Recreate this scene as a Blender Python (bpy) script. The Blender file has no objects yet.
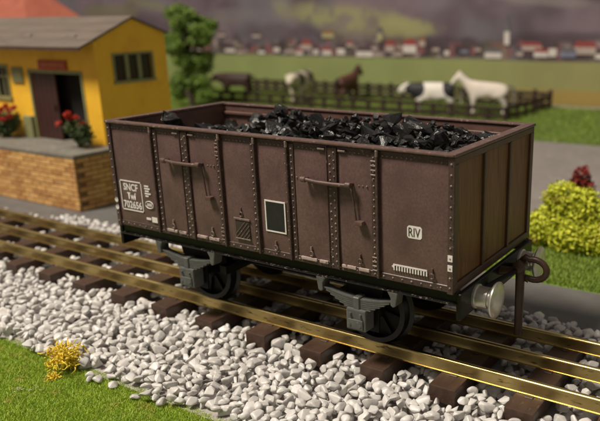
# Model railway close-up: brown open coal wagon on three-rail brass track.  1 Blender unit = 1 cm (model size).
import bpy, bmesh, math, random
import numpy as np
from mathutils import Vector, Matrix

random.seed(7)
rng = np.random.default_rng(7)
sc = bpy.context.scene
sc.unit_settings.scale_length = 0.01
COL = sc.collection
PI = math.pi

# ------------------------------------------------------------------ camera
CAM = np.array([14.481, -18.750, 10.003]); YAW, PITCH, ROLL = -0.5537, -0.2935, -0.0145
FPX, PPX, PPY = 694.67, 84.15, 13.64            # in pixels of a 600 x 421 picture
cy_, sy_, cp_, sp_ = math.cos(YAW), math.sin(YAW), math.cos(PITCH), math.sin(PITCH)
fwd = np.array([sy_*cp_, cy_*cp_, sp_]); rgt = np.array([cy_, -sy_, 0.0]); upv = np.cross(rgt, fwd)
cr_, sr_ = math.cos(ROLL), math.sin(ROLL)
rgt, upv = cr_*rgt + sr_*upv, -sr_*rgt + cr_*upv
cam = bpy.data.cameras.new('camera'); camo = bpy.data.objects.new('camera', cam); COL.objects.link(camo)
mw = Matrix.Identity(4)
for i in range(3):
    mw[i][0], mw[i][1], mw[i][2], mw[i][3] = rgt[i], upv[i], -fwd[i], CAM[i]
camo.matrix_world = mw
cam.sensor_width = 36.0; cam.sensor_fit = 'HORIZONTAL'; cam.lens = FPX/600*36
cam.shift_x = -PPX/600; cam.shift_y = PPY/600
cam.clip_start = 0.5; cam.clip_end = 1000
cam.dof.use_dof = True; cam.dof.focus_distance = 20.6; cam.dof.aperture_fstop = 0.185; cam.dof.aperture_blades = 0
sc.camera = camo

# ------------------------------------------------------------------ light
w = bpy.data.worlds.new('World'); sc.world = w; w.use_nodes = True
bg = w.node_tree.nodes['Background']; bg.inputs[0].default_value = (1.0, 0.90, 0.80, 1); bg.inputs[1].default_value = 0.22
def area(name, loc, tgt, size, power, color):
    l = bpy.data.lights.new(name, 'AREA'); l.shape = 'DISK'; l.size = size; l.energy = power; l.color = color
    o = bpy.data.objects.new(name, l); COL.objects.link(o); o.location = loc
    o.rotation_euler = (Vector(tgt) - Vector(loc)).to_track_quat('-Z', 'Y').to_euler(); return o
area('room_lamp', (-52, -70, 156), (-4, 6, 0), 44, 440000, (1.0, 0.90, 0.77))
sc.view_settings.view_transform = 'Standard'; sc.view_settings.look = 'None'
sc.view_settings.exposure = 0; sc.view_settings.gamma = 1; sc.view_settings.use_curve_mapping = False
sc.render.engine = 'CYCLES'; sc.cycles.use_denoising = True; sc.cycles.max_bounces = 6
try: sc.cycles.denoiser = 'OPENIMAGEDENOISE'
except Exception: pass

# ------------------------------------------------------------------ materials
def srgb(r, g, b):
    f = lambda c: c/12.92 if c <= 0.04045 else ((c+0.055)/1.055)**2.4
    return (f(r/255), f(g/255), f(b/255))
MATS = {}
def mat(name, c1, c2=None, rough=0.6, metal=0.0, nscale=3.0, bump=0.0, bscale=None, stretch=(1,1,1), island=False,
        c3=None, c3scale=6.0, c3lo=0.58, c3hi=0.70, spec=0.5, rough2=None, detail=5.0, sheen=0.0, trans=0.0):
    m = bpy.data.materials.new(name); m.use_nodes = True; nt = m.node_tree; N, Lk = nt.nodes, nt.links
    p = N['Principled BSDF']; p.inputs['Roughness'].default_value = rough; p.inputs['Metallic'].default_value = metal
    p.inputs['Specular IOR Level'].default_value = spec
    tc = N.new('ShaderNodeTexCoord'); mp = N.new('ShaderNodeMapping'); mp.inputs['Scale'].default_value = stretch
    oi = N.new('ShaderNodeObjectInfo')
    ofs = N.new('ShaderNodeVectorMath'); ofs.operation = 'SCALE'; ofs.inputs[0].default_value = (31, 17, 53); Lk.new(oi.outputs['Random'], ofs.inputs['Scale'])
    Lk.new(ofs.outputs[0], mp.inputs['Location'])
    Lk.new(tc.outputs['Object'], mp.inputs['Vector'])
    nz = N.new('ShaderNodeTexNoise'); nz.inputs['Scale'].default_value = nscale; nz.inputs['Detail'].default_value = detail
    nz.inputs['Roughness'].default_value = 0.6; Lk.new(mp.outputs[0], nz.inputs['Vector'])
    c2 = c2 or tuple(0.75*x for x in c1)
    fac = nz.outputs['Fac']
    rp = N.new('ShaderNodeMapRange'); rp.inputs[1].default_value = 0.32; rp.inputs[2].default_value = 0.68; Lk.new(fac, rp.inputs[0])
    fac = rp.outputs[0]
    if island:
        ge = N.new('ShaderNodeNewGeometry'); ad = N.new('ShaderNodeMath'); ad.operation = 'ADD'
        Lk.new(ge.outputs['Random Per Island'], ad.inputs[0]); Lk.new(oi.outputs['Random'], ad.inputs[1])
        fr = N.new('ShaderNodeMath'); fr.operation = 'FRACT'; Lk.new(ad.outputs[0], fr.inputs[0])
        mx = N.new('ShaderNodeMath'); mx.operation = 'MULTIPLY_ADD'; Lk.new(fr.outputs[0], mx.inputs[0]); mx.inputs[1].default_value = 0.7
        m2 = N.new('ShaderNodeMath'); m2.operation = 'MULTIPLY'; Lk.new(fac, m2.inputs[0]); m2.inputs[1].default_value = 0.3
        Lk.new(m2.outputs[0], mx.inputs[2]); fac = mx.outputs[0]
    mix = N.new('ShaderNodeMix'); mix.data_type = 'RGBA'; Lk.new(fac, mix.inputs['Factor'])
    mix.inputs[6].default_value = (*c1, 1); mix.inputs[7].default_value = (*c2, 1); colr = mix.outputs[2]
    if c3:
        n3 = N.new('ShaderNodeTexNoise'); n3.inputs['Scale'].default_value = c3scale; n3.inputs['Detail'].default_value = 6; Lk.new(mp.outputs[0], n3.inputs['Vector'])
        r3 = N.new('ShaderNodeMapRange'); r3.inputs[1].default_value = c3lo; r3.inputs[2].default_value = c3hi; Lk.new(n3.outputs['Fac'], r3.inputs[0])
        m3 = N.new('ShaderNodeMix'); m3.data_type = 'RGBA'; Lk.new(r3.outputs[0], m3.inputs['Factor']); Lk.new(colr, m3.inputs[6]); m3.inputs[7].default_value = (*c3, 1); colr = m3.outputs[2]
        if rough2 is not None:
            rr = N.new('ShaderNodeMapRange'); rr.inputs[3].default_value = rough; rr.inputs[4].default_value = rough2; Lk.new(r3.outputs[0], rr.inputs[0]); Lk.new(rr.outputs[0], p.inputs['Roughness'])
    Lk.new(colr, p.inputs['Base Color'])
    if trans: p.inputs['Transmission Weight'].default_value = trans
    if bump:
        nb = N.new('ShaderNodeTexNoise'); nb.inputs['Scale'].default_value = bscale or nscale*4; nb.inputs['Detail'].default_value = 4; Lk.new(mp.outputs[0], nb.inputs['Vector'])
        bp = N.new('ShaderNodeBump'); bp.inputs['Strength'].default_value = bump; bp.inputs['Distance'].default_value = 0.03
        Lk.new(nb.outputs['Fac'], bp.inputs['Height']); Lk.new(bp.outputs[0], p.inputs['Normal'])
    MATS[name] = m; return m

M = MATS
mat('wagon_panel', (0.152, 0.091, 0.084), (0.102, 0.060, 0.056), 0.32, nscale=16, bump=0.16, bscale=36, detail=9, stretch=(1, 1, 0.8), c3=(0.068, 0.042, 0.038), c3scale=1.2, c3lo=0.46, c3hi=0.85, rough2=0.44)
mat('wagon_frame', (0.080, 0.048, 0.043), (0.048, 0.029, 0.026), 0.40, nscale=6, bump=0.10, bscale=25, c3=(0.20, 0.145, 0.125), c3scale=11, c3lo=0.62, c3hi=0.70)
mat('wagon_rim', (0.130, 0.076, 0.064), (0.090, 0.052, 0.044), 0.40, nscale=3, bump=0.1, bscale=20, c3=(0.26, 0.19, 0.155), c3scale=7, c3lo=0.60, c3hi=0.70)
mat('worn_lit_metal', (0.22, 0.160, 0.135), (0.11, 0.078, 0.064), 0.42, nscale=7, bump=0.15, c3=(0.36, 0.29, 0.25), c3scale=10)
mat('worn_strip', (0.46, 0.37, 0.33), (0.30, 0.22, 0.19), 0.6, nscale=8, bump=0.2, c3=(0.08, 0.05, 0.04), c3scale=9, c3lo=0.56, c3hi=0.64)
mat('rivet_glint', (0.260, 0.200, 0.165), (0.100, 0.072, 0.058), 0.32, nscale=6, island=True)  # rivet colour lightened to imitate glints on the rivet heads
mat('wagon_inside', (0.135, 0.070, 0.055), (0.095, 0.048, 0.038), 0.55, nscale=2, bump=0.1, c3=(0.06, 0.04, 0.03), c3scale=3)
mat('end_wood', (0.230, 0.108, 0.028), (0.105, 0.047, 0.013), 0.42, nscale=3.2, stretch=(9, 9, 0.30), detail=9, bump=0.35, bscale=6, c3=(0.06, 0.028, 0.009), c3scale=1.6, c3lo=0.54, c3hi=0.74)
mat('end_frame', (0.100, 0.054, 0.034), (0.062, 0.034, 0.022), 0.42, nscale=4, bump=0.1)
mat('black_frame', (0.0045, 0.0042, 0.004), (0.008, 0.007, 0.006), 0.34, spec=0.25, nscale=3, bump=0.05, c3=(0.02, 0.017, 0.015), c3scale=8, c3lo=0.64, c3hi=0.74)
mat('lip_edge', (0.014, 0.012, 0.011), (0.006, 0.0055, 0.005), 0.25, nscale=5, c3=(0.16, 0.13, 0.11), c3scale=10, c3lo=0.58, c3hi=0.68)
mat('spring_grey', (0.108, 0.112, 0.104), (0.070, 0.073, 0.067), 0.50, nscale=4, bump=0.10, bscale=18, c3=(0.20, 0.20, 0.185), c3scale=8, c3lo=0.64, c3hi=0.74)
mat('wheel_dark', (0.0045, 0.0046, 0.0045), (0.003, 0.003, 0.003), 0.5, spec=0.2, nscale=4)
mat('wheel_tyre', (0.012, 0.0115, 0.011), (0.007, 0.0065, 0.006), 0.35, 0.3, nscale=4)
mat('buffer_steel', (0.78, 0.76, 0.70), (0.62, 0.60, 0.54), 0.32, 0.75, nscale=5, bump=0.03, c3=(0.30, 0.26, 0.20), c3scale=5, c3lo=0.66, c3hi=0.84)
mat('coupling_brown', (0.075, 0.036, 0.024), (0.045, 0.022, 0.016), 0.40, nscale=4, bump=0.08)
mat('white_paint', (0.80, 0.77, 0.73), (0.68, 0.64, 0.60), 0.55, nscale=9)
mat('black_paint', (0.016, 0.018, 0.014), (0.010, 0.010, 0.009), 0.6, nscale=5)
mat('letter_dark', (0.05, 0.035, 0.03), rough=0.6)
mat('brass', (0.62, 0.49, 0.215), (0.52, 0.40, 0.165), 0.33, 1.0, nscale=0.8, stretch=(0.5, 2, 2), bump=0.03, bscale=8, c3=(0.13, 0.095, 0.04), c3scale=5, c3lo=0.60, c3hi=0.72, rough2=0.55)
mat('sleeper_brown', (0.074, 0.040, 0.027), (0.046, 0.025, 0.017), 0.46, nscale=3, stretch=(1.5, 0.5, 1), bump=0.2, bscale=14, c3=(0.12, 0.08, 0.06), c3scale=6, c3lo=0.62, c3hi=0.75)
mat('stone_white', (0.72, 0.70, 0.675), (0.46, 0.44, 0.42), 0.36, nscale=5, island=True, bump=0.08, bscale=16, c3=(0.60, 0.55, 0.50), c3scale=2.0, c3lo=0.62, c3hi=0.78)
mat('ballast_base', (0.46, 0.43, 0.40), (0.32, 0.29, 0.27), 0.8, nscale=6, bump=0.4)
mat('coal', (0.005, 0.005, 0.0053), (0.012, 0.0118, 0.0115), 0.30, nscale=5, bump=0.45, bscale=7, island=True, rough2=0.5, c3=(0.018, 0.017, 0.016), c3scale=3)
mat('coal_bed', (0.13, 0.122, 0.092), (0.05, 0.046, 0.036), 0.8, nscale=1.2, bump=0.3)
mat('grass_front', (0.245, 0.405, 0.028), (0.470, 0.585, 0.058), 0.6, nscale=1.2, island=True, c3=(0.56, 0.52, 0.12), c3scale=1.6, c3lo=0.56, c3hi=0.74)
mat('lawn_soil', (0.170, 0.270, 0.030), (0.110, 0.170, 0.020), 0.9, nscale=6, bump=0.5)
mat('grass_back', (0.150, 0.240, 0.026), (0.270, 0.360, 0.045), 0.65, nscale=0.4, island=True)
mat('grass_base', (0.130, 0.205, 0.028), (0.165, 0.240, 0.036), 0.9, nscale=0.25, c3=(0.20, 0.22, 0.06), c3scale=0.5, bump=0.3)
mat('baseboard', (0.115, 0.085, 0.062), (0.085, 0.062, 0.046), 0.8, nscale=0.4)
mat('paddock', (0.110, 0.170, 0.026), (0.075, 0.120, 0.020), 0.9, nscale=0.3, c3=(0.17, 0.16, 0.05), c3scale=0.6, bump=0.3)
mat('road_grey', (0.245, 0.222, 0.202), (0.200, 0.180, 0.165), 0.75, nscale=0.5, bump=0.15, bscale=12, c3=(0.28, 0.25, 0.225), c3scale=1.5)
mat('strip_grey', (0.140, 0.132, 0.125), (0.105, 0.099, 0.094), 0.75, nscale=0.7, bump=0.2, bscale=12)
mat('path_pale', (0.36, 0.32, 0.24), (0.26, 0.22, 0.15), 0.9, nscale=0.8)
mat('deck_grey', (0.20, 0.185, 0.155), (0.145, 0.132, 0.11), 0.7, nscale=0.8, bump=0.12, c3=(0.26, 0.24, 0.21), c3scale=2)
mat('brick', (0.72, 0.44, 0.16), (0.36, 0.155, 0.045), 0.7, nscale=2.0, island=True, bump=0.25, bscale=10, c3=(0.66, 0.46, 0.22), c3scale=2.0, c3lo=0.60, c3hi=0.75)
mat('mortar', (0.24, 0.14, 0.055), (0.16, 0.085, 0.03), 0.85, nscale=3, bump=0.3)
mat('yellow_wall', (0.94, 0.54, 0.035), (0.86, 0.47, 0.028), 0.62, nscale=0.6, bump=0.08, bscale=10, c3=(0.78, 0.40, 0.025), c3scale=1.2, c3lo=0.55, c3hi=0.8)
mat('roof_felt', (0.155, 0.122, 0.096), (0.112, 0.087, 0.068), 0.7, nscale=0.6, stretch=(0.5, 2, 2), bump=0.12, bscale=7, c3=(0.085, 0.065, 0.05), c3scale=1.2, c3lo=0.62, c3hi=0.75)
mat('trim_green', (0.26, 0.26, 0.12), (0.20, 0.20, 0.09), 0.6, nscale=2)
mat('door_brown', (0.055, 0.018, 0.014), (0.038, 0.012, 0.010), 0.5, nscale=2, stretch=(4, 4, 0.4), bump=0.15)
mat('dark_inside', (0.012, 0.010, 0.009), rough=0.9)  # near-black colour standing for the shade inside the shed
mat('pane_glass', (0.012, 0.012, 0.013), (0.02, 0.02, 0.02), 0.08, nscale=1)
mat('sign_red', (0.44, 0.050, 0.020), (0.34, 0.036, 0.016), 0.5, nscale=1.5)
mat('sign_letter', (0.55, 0.16, 0.05), rough=0.5)
mat('red_roof', (0.42, 0.125, 0.075), (0.33, 0.090, 0.055), 0.75, nscale=0.5, bump=0.2)
mat('cream_wall', (0.42, 0.36, 0.25), (0.34, 0.29, 0.20), 0.7, nscale=0.6)
mat('leaf_dark', (0.030, 0.055, 0.014), (0.065, 0.105, 0.022), 0.6, nscale=1, island=True)
mat('leaf_tree', (0.078, 0.150, 0.020), (0.215, 0.320, 0.042), 0.6, nscale=0.35, island=True)
mat('petal_red', (0.58, 0.045, 0.020), (0.36, 0.018, 0.012), 0.55, nscale=2, island=True)
mat('stem', (0.06, 0.05, 0.02), (0.04, 0.03, 0.015), 0.7)
mat('bark', (0.07, 0.045, 0.028), (0.045, 0.03, 0.02), 0.8, nscale=1.5, stretch=(3, 3, 0.6), bump=0.4)
mat('bush_yellow', (0.40, 0.46, 0.026), (0.76, 0.78, 0.062), 0.7, nscale=0.8, island=True, c3=(0.36, 0.26, 0.03), c3scale=0.9, c3lo=0.60, c3hi=0.74)
mat('bush_red', (0.30, 0.030, 0.022), (0.16, 0.016, 0.014), 0.7, nscale=1, island=True)
mat('lichen_yellow', (0.90, 0.69, 0.060), (0.70, 0.50, 0.030), 0.65, nscale=3, island=True)
mat('dry_straw', (0.56, 0.55, 0.36), (0.40, 0.42, 0.20), 0.7, island=True)
mat('fence_brown', (0.040, 0.020, 0.014), (0.024, 0.012, 0.009), 0.6, nscale=1.2, bump=0.2)
mat('horse_white', (0.80, 0.73, 0.65), (0.70, 0.61, 0.53), 0.6, nscale=0.6)
mat('horse_brown', (0.105, 0.035, 0.022), (0.070, 0.024, 0.016), 0.55, nscale=0.6)
mat('mane_dark', (0.030, 0.016, 0.012), rough=0.6)
mat('mane_grey', (0.22, 0.20, 0.16), rough=0.7)
mat('cow_brown', (0.045, 0.018, 0.013), (0.030, 0.012, 0.010), 0.6, nscale=0.5)
mat('cow_pink', (0.50, 0.27, 0.20), rough=0.6)
mat('horn', (0.45, 0.38, 0.25), rough=0.5)
mat('cow_white', (0.60, 0.54, 0.46), rough=0.6)

def patch_mat(name, blobs, base, dark):
    """hide with dark patches: ellipsoids given in the animal's own coordinates, edges broken by noise"""
    m = bpy.data.materials.new(name); m.use_nodes = True; nt = m.node_tree; N, Lk = nt.nodes, nt.links
    p = N['Principled BSDF']; p.inputs['Roughness'].default_value = 0.6
    tc = N.new('ShaderNodeTexCoord'); nz = N.new('ShaderNodeTexNoise'); nz.inputs['Scale'].default_value = 1.2; Lk.new(tc.outputs['Object'], nz.inputs['Vector'])
    acc = None
    for (c, r) in blobs:
        s = N.new('ShaderNodeVectorMath'); s.operation = 'SUBTRACT'; Lk.new(tc.outputs['Object'], s.inputs[0]); s.inputs[1].default_value = c
        d = N.new('ShaderNodeVectorMath'); d.operation = 'DIVIDE'; Lk.new(s.outputs[0], d.inputs[0]); d.inputs[1].default_value = r
        l = N.new('ShaderNodeVectorMath'); l.operation = 'LENGTH'; Lk.new(d.outputs[0], l.inputs[0])
        if acc is None: acc = l.outputs['Value']
        else:
            mn = N.new('ShaderNodeMath'); mn.operation = 'MINIMUM'; Lk.new(acc, mn.inputs[0]); Lk.new(l.outputs['Value'], mn.inputs[1]); acc = mn.outputs[0]
    ad = N.new('ShaderNodeMath'); ad.operation = 'MULTIPLY_ADD'; Lk.new(nz.outputs['Fac'], ad.inputs[0]); ad.inputs[1].default_value = 0.5; Lk.new(acc, ad.inputs[2])
    mr = N.new('ShaderNodeMapRange'); mr.inputs[1].default_value = 1.2; mr.inputs[2].default_value = 1.26; Lk.new(ad.outputs[0], mr.inputs[0])
    mx = N.new('ShaderNodeMix'); mx.data_type = 'RGBA'; Lk.new(mr.outputs[0], mx.inputs['Factor'])
    mx.inputs[6].default_value = (*dark, 1); mx.inputs[7].default_value = (*base, 1); Lk.new(mx.outputs[2], p.inputs['Base Color'])
    M[name] = m; return m

# ------------------------------------------------------------------ helpers
WL = {}
def tag(o, label=None, cat=None, group=None, kind=None):
    if label: o['label'] = label
    if cat: o['category'] = cat
    if group: o['group'] = group
    if kind: o['kind'] = kind
    return o
def empty(name, loc=(0, 0, 0), rz=0.0, label=None, cat=None, group=None, kind=None):
    o = bpy.data.objects.new(name, None); COL.objects.link(o); o.location = loc; o.rotation_euler = (0, 0, rz)
    o.empty_display_size = 0.2; WL[o.name] = Vector(loc); return tag(o, label, cat, group, kind)
def link(name, me, parent=None, loc=(0, 0, 0), rot=None):
    o = bpy.data.objects.new(name, me); COL.objects.link(o)
    if parent: o.parent = parent
    o.location = loc
    if rot is not None: o.rotation_euler = rot
    return o
def npmesh(name, v, faces, m, smooth=False):
    """v (N,3); faces (M,k) array"""
    v = np.asarray(v, np.float32); faces = np.asarray(faces, np.int32)
    me = bpy.data.meshes.new(name); nf, k = faces.shape
    me.vertices.add(len(v)); me.vertices.foreach_set('co', v.ravel())
    me.loops.add(nf*k); me.loops.foreach_set('vertex_index', faces.ravel())
    me.polygons.add(nf); me.polygons.foreach_set('loop_start', np.arange(0, nf*k, k, dtype=np.int32)); me.polygons.foreach_set('loop_total', np.full(nf, k, np.int32))
    me.polygons.foreach_set('use_smooth', np.full(nf, bool(smooth)))
    me.update(); me.validate()
    me.materials.append(M[m] if isinstance(m, str) else m); return me

class MB:
    """collects solids, builds ONE mesh object; coordinates are world unless local=True"""
    def __init__(s): s.v, s.f = [], []
    def add(s, vs, fs):
        n = len(s.v); s.v += [tuple(a) for a in vs]; s.f += [tuple(i+n for i in f) for f in fs]; return s
    def box(s, x0, x1, y0, y1, z0, z1, mtx=None):
        vs = [(x, y, z) for z in (z0, z1) for y in (y0, y1) for x in (x0, x1)]
        if mtx is not None: vs = [tuple(mtx @ Vector(a)) for a in vs]
        return s.add(vs, [(0,2,3,1),(4,5,7,6),(0,1,5,4),(2,6,7,3),(0,4,6,2),(1,3,7,5)])
    def prism(s, poly, axis, a0, a1):
        """poly: 2D points; axis 'x','y','z' is the extrusion axis"""
        n = len(poly)
        def P(u, v, a): return {'x': (a, u, v), 'y': (u, a, v), 'z': (u, v, a)}[axis]
        vs = [P(u, v, a0) for u, v in poly] + [P(u, v, a1) for u, v in poly]
        fs = [tuple(range(n)), tuple(range(2*n-1, n-1, -1))] + [(i, n+i, n+(i+1) % n, (i+1) % n) for i in range(n)]
        return s.add(vs, fs)
    def lathe(s, prof, origin, axis='x', n=24, caps=True):
        """prof: list of (along, radius)"""
        vs, fs = [], []
        for a, r in prof:
            for k in range(n):
                t = 2*PI*k/n; c, d = r*math.cos(t), r*math.sin(t)
                q = {'x': (a, c, d), 'y': (c, a, d), 'z': (c, d, a)}[axis]
                vs.append((q[0]+origin[0], q[1]+origin[1], q[2]+origin[2]))
        m_ = len(prof)
        for i in range(m_-1):
            for k in range(n):
                fs.append((i*n+k, i*n+(k+1) % n, (i+1)*n+(k+1) % n, (i+1)*n+k))
        if caps: fs.append(tuple(range(n-1, -1, -1))); fs.append(tuple((m_-1)*n+k for k in range(n)))
        return s.add(vs, fs)
    def tube(s, pts, rad, n=8, close=False):
        pts = [Vector(p) for p in pts]; m_ = len(pts)
        rads = rad if isinstance(rad, (list, tuple)) else [rad]*m_
        vs, fs = [], []; ref = Vector((0.13, 0.31, 0.94))
        for i, p in enumerate(pts):
            if close: d = pts[(i+1) % m_] - pts[i-1]
            else: d = pts[min(i+1, m_-1)] - pts[max(i-1, 0)]
            d.normalize()
            if abs(d.dot(ref)) > 0.95: ref = Vector((0.9, 0.3, 0.1))
            u = d.cross(ref).normalized(); v_ = d.cross(u).normalized(); ref = u.cross(d).normalized() if False else ref
            for k in range(n):
                t = 2*PI*k/n; vs.append(p + (u*math.cos(t)+v_*math.sin(t))*rads[i])
        for i in range(m_ if close else m_-1):
            j = (i+1) % m_
            for k in range(n): fs.append((i*n+k, i*n+(k+1) % n, j*n+(k+1) % n, j*n+k))
        if not close: fs += [tuple(range(n-1, -1, -1)), tuple((m_-1)*n+k for k in range(n))]
        return s.add(vs, fs)
    def mesh(s, name, m, off=(0, 0, 0), bevel=0.0, seg=1, smooth=False, angle=None):
        me = bpy.data.meshes.new(name)
        me.from_pydata([(a[0]-off[0], a[1]-off[1], a[2]-off[2]) for a in s.v], [], s.f)
        bm = bmesh.new(); bm.from_mesh(me); bmesh.ops.recalc_face_normals(bm, faces=bm.faces)
        if bevel:
            es = [e for e in bm.edges if len(e.link_faces) == 2 and e.calc_face_angle(0) > 0.5]
            bmesh.ops.bevel(bm, geom=es, offset=bevel, segments=seg, affect='EDGES', clamp_overlap=True, profile=0.6)
        bm.to_mesh(me); bm.free()
        if smooth:
            me.polygons.foreach_set('use_smooth', np.ones(len(me.polygons), bool))
            me.set_sharp_from_angle(angle=angle or 0.7)
        me.materials.append(M[m] if isinstance(m, str) else m); return me
    def build(s, name, m, parent=None, bevel=0.0, seg=1, smooth=False, angle=None, root=None):
        off = Vector((0, 0, 0)); q = parent
        while q is not None: off += q.location; q = q.parent
        if bevel and not smooth: smooth, angle = False, None
        return link(name, s.mesh(name, m, off, bevel, seg, smooth, angle), parent)

def proj(P):
    q = np.asarray(P, float) - CAM
    z = q @ fwd
    return 300+PPX+FPX*(q @ rgt)/z, 210.5+PPY-FPX*(q @ upv)/z, z
def inview(P, mx=90, my=70):
    x, y, z = proj(P); return (z > 1) & (x > -mx) & (x < 600+mx) & (y > -my) & (y < 421+my)

_ICO = {}
def ico(sub):
    if sub not in _ICO:
        bm = bmesh.new(); bmesh.ops.create_icosphere(bm, subdivisions=sub, radius=1.0)
        _ICO[sub] = (np.array([v.co[:] for v in bm.verts]), np.array([[v.index for v in f.verts] for f in bm.faces])); bm.free()
    return _ICO[sub]
def chopped(sub, r, nplanes, dlo, dhi, wob=0.12):
    """a lumpy stone: unit sphere cut by random planes"""
    v, f = ico(sub); v = v.copy()
    ph = r.uniform(0, 6, (3, 3)); fr = r.uniform(1.5, 3.0, (3, 3))
    d = sum(np.sin(v @ fr[i] + ph[i].sum()) for i in range(3))/3
    v *= (1 + wob*d)[:, None]
    for _ in range(nplanes):
        n = r.normal(size=3); n /= np.linalg.norm(n); t = v @ n - r.uniform(dlo, dhi)
        v -= np.maximum(t, 0)[:, None]*n
    return v, f

def hull(r, n, bev, seg, jit=.25, sm_it=0, rough=0.0):
    p = r.normal(size=(n, 3)); p /= np.linalg.norm(p, axis=1)[:, None]; p *= r.uniform(1-jit, 1.12, (n, 1))
    bm = bmesh.new(); vs = [bm.verts.new(q) for q in p]; res = bmesh.ops.convex_hull(bm, input=vs)
    bmesh.ops.delete(bm, geom=[g for g in res['geom_interior'] if isinstance(g, bmesh.types.BMVert)], context='VERTS')
    if bev: bmesh.ops.bevel(bm, geom=bm.edges[:], offset=bev, segments=seg, affect='EDGES', clamp_overlap=True, profile=.5)
    if rough:
        bmesh.ops.subdivide_edges(bm, edges=bm.edges[:], cuts=1, use_grid_fill=True)
        for v in bm.verts: v.co += Vector(r.normal(0, rough, 3))
    for _ in range(sm_it): bmesh.ops.smooth_vert(bm, verts=bm.verts[:], factor=.5, use_axis_x=True, use_axis_y=True, use_axis_z=True)
    bmesh.ops.triangulate(bm, faces=bm.faces[:]); bm.verts.index_update()
    out = (np.array([v.co[:] for v in bm.verts]), np.array([[v.index for v in f.verts] for f in bm.faces])); bm.free(); return out

# ------------------------------------------------------------------ setting: ground sheets
def sheet(name, x0, x1, y0, y1, z, m, kind='structure', thick=0.0):
    b = MB()
    if thick: b.box(x0, x1, y0, y1, z-thick, z)
    else: b.add([(x0, y0, z), (x1, y0, z), (x1, y1, z), (x0, y1, z)], [(0, 1, 2, 3)])
    return tag(b.build(name, m), kind=kind)
gb = sheet('ground', -260, 160, -120, 160, -1.32, 'baseboard')
sheet('concrete_strip', -60, 60, 4.45, 8.0, -0.98, 'strip_grey', thick=0.30)
sheet('concrete_strip', -60, -21.0, 3.15, 4.449, -0.984, 'strip_grey', thick=0.30)
o = sheet('road', -60, 60, 17.2, 40.5, -0.975, 'road_grey', thick=0.30)
tag(sheet('paddock_ground', -160, 60, 40.7, 66.2, -1.0, 'paddock', thick=0.25))
sheet('field_path', -30, 60, 63.4, 65.6, -0.985, 'path_pale')
sheet('roadside_ground', -60, 60, 8.02, 17.18, -1.0, 'grass_base', thick=0.25)

def blades(name, n, sampler, z0, hlo, hhi, wid, m, lean=0.8, label=None, cat=None):
    xy = sampler(n); k = len(xy)
    h = rng.uniform(hlo, hhi, k); a = rng.uniform(0, 2*PI, k); t = rng.uniform(0, 2*PI, k); ln = rng.uniform(0, lean, k)*h
    zz = z0(xy) if callable(z0) else np.full(k, z0)
    base = np.stack([xy[:, 0], xy[:, 1], zz], 1)
    wv = np.stack([np.cos(a), np.sin(a), np.zeros(k)], 1)*(wid*rng.uniform(.6, 1.3, k))[:, None]
    lv = np.stack([np.cos(t)*ln, np.sin(t)*ln, h], 1)
    midp = base + lv*0.55 + np.stack([np.zeros(k), np.zeros(k), 0.12*h], 1)
    v = np.stack([base-wv, base+wv, midp+wv*.75, midp-wv*.75, base+lv+wv*.15, base+lv-wv*.15], 1).reshape(-1, 3)
    i = np.arange(k)*6
    f = np.concatenate([np.stack([i, i+1, i+2, i+3], 1), np.stack([i+3, i+2, i+4, i+5], 1)])
    o = link(name, npmesh(name, v, f, m)); return tag(o, label, cat, kind='stuff')

def lawn_edge(x):            # where the ballast gives way to the front lawn
    return -6.30 + 0.16*np.sin(x*1.3+0.6) + 0.12*np.sin(x*2.9+2.0) + 0.10*np.sin(x*5.3)
b = MB(); b.box(-34, 30, -15, -6.42, -1.6, -1.24); tag(b.build('lawn_ground', 'lawn_soil'), kind='structure')
def samp_front(n):
    p = np.stack([rng.uniform(-15, 6, n), rng.uniform(-13, -6.2, n)], 1)
    p = p[p[:, 1] < lawn_edge(p[:, 0]) + rng.normal(0.03, 0.06, n)]
    return p[inview(np.c_[p, np.full(len(p), -1.2)], 120, 60)]
blades('front_lawn_grass', 340000, samp_front, -1.25, 0.04, 0.13, 0.008, 'grass_front', 1.3, 'short bright green grass in front of the white ballast', 'grass')
def samp_back(n):
    p = np.stack([rng.uniform(-4, 18, n), rng.uniform(8.1, 17.1, n)], 1)
    return p[inview(np.c_[p, np.full(len(p), -1.)], 120, 60)]
blades('roadside_grass', 40000, samp_back, -1.01, 0.10, 0.30, 0.022, 'grass_back', 1.0, 'green grass between the grey strip and the road behind the wagon', 'grass')
def samp_pad(n):
    p = np.stack([rng.uniform(-80, 10, n), rng.uniform(40.9, 63.3, n)], 1)
    return p[inview(np.c_[p, np.full(len(p), -1.)], 60, 40)]
blades('paddock_grass', 40000, samp_pad, -1.01, 0.10, 0.32, 0.04, 'grass_back', 1.0, 'green grass of the fenced paddock before the painted backdrop', 'grass')

# ------------------------------------------------------------------ backdrop: a printed board
def sm(a, b_, x): t = np.clip((x-a)/(b_-a), 0, 1); return t*t*(3-2*t)
def vnoise(x, z, f, seed):
    r = np.random.default_rng(seed); T = r.random((64, 64)); u, v = x*f+500, z*f+500
    i, j = np.floor(u).astype(int), np.floor(v).astype(int); fu, fv = u-i, v-j; fu = fu*fu*(3-2*fu); fv = fv*fv*(3-2*fv)
    g = lambda a, c: T[a % 64, c % 64]
    return (g(i, j)*(1-fu)+g(i+1, j)*fu)*(1-fv)+(g(i, j+1)*(1-fu)+g(i+1, j+1)*fu)*fv
bx = np.arange(-190, 60.01, 0.4); bz = np.arange(-1.4, 26.01, 0.3)
GX, GZ = np.meshgrid(bx, bz); nx, nz_ = len(bx), len(bz)
fb = lambda f, s: 0.55*vnoise(GX, GZ, f, s)+0.28*vnoise(GX, GZ, f*2.1, s+1)+0.17*vnoise(GX, GZ, f*4.3, s+2)
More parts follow.
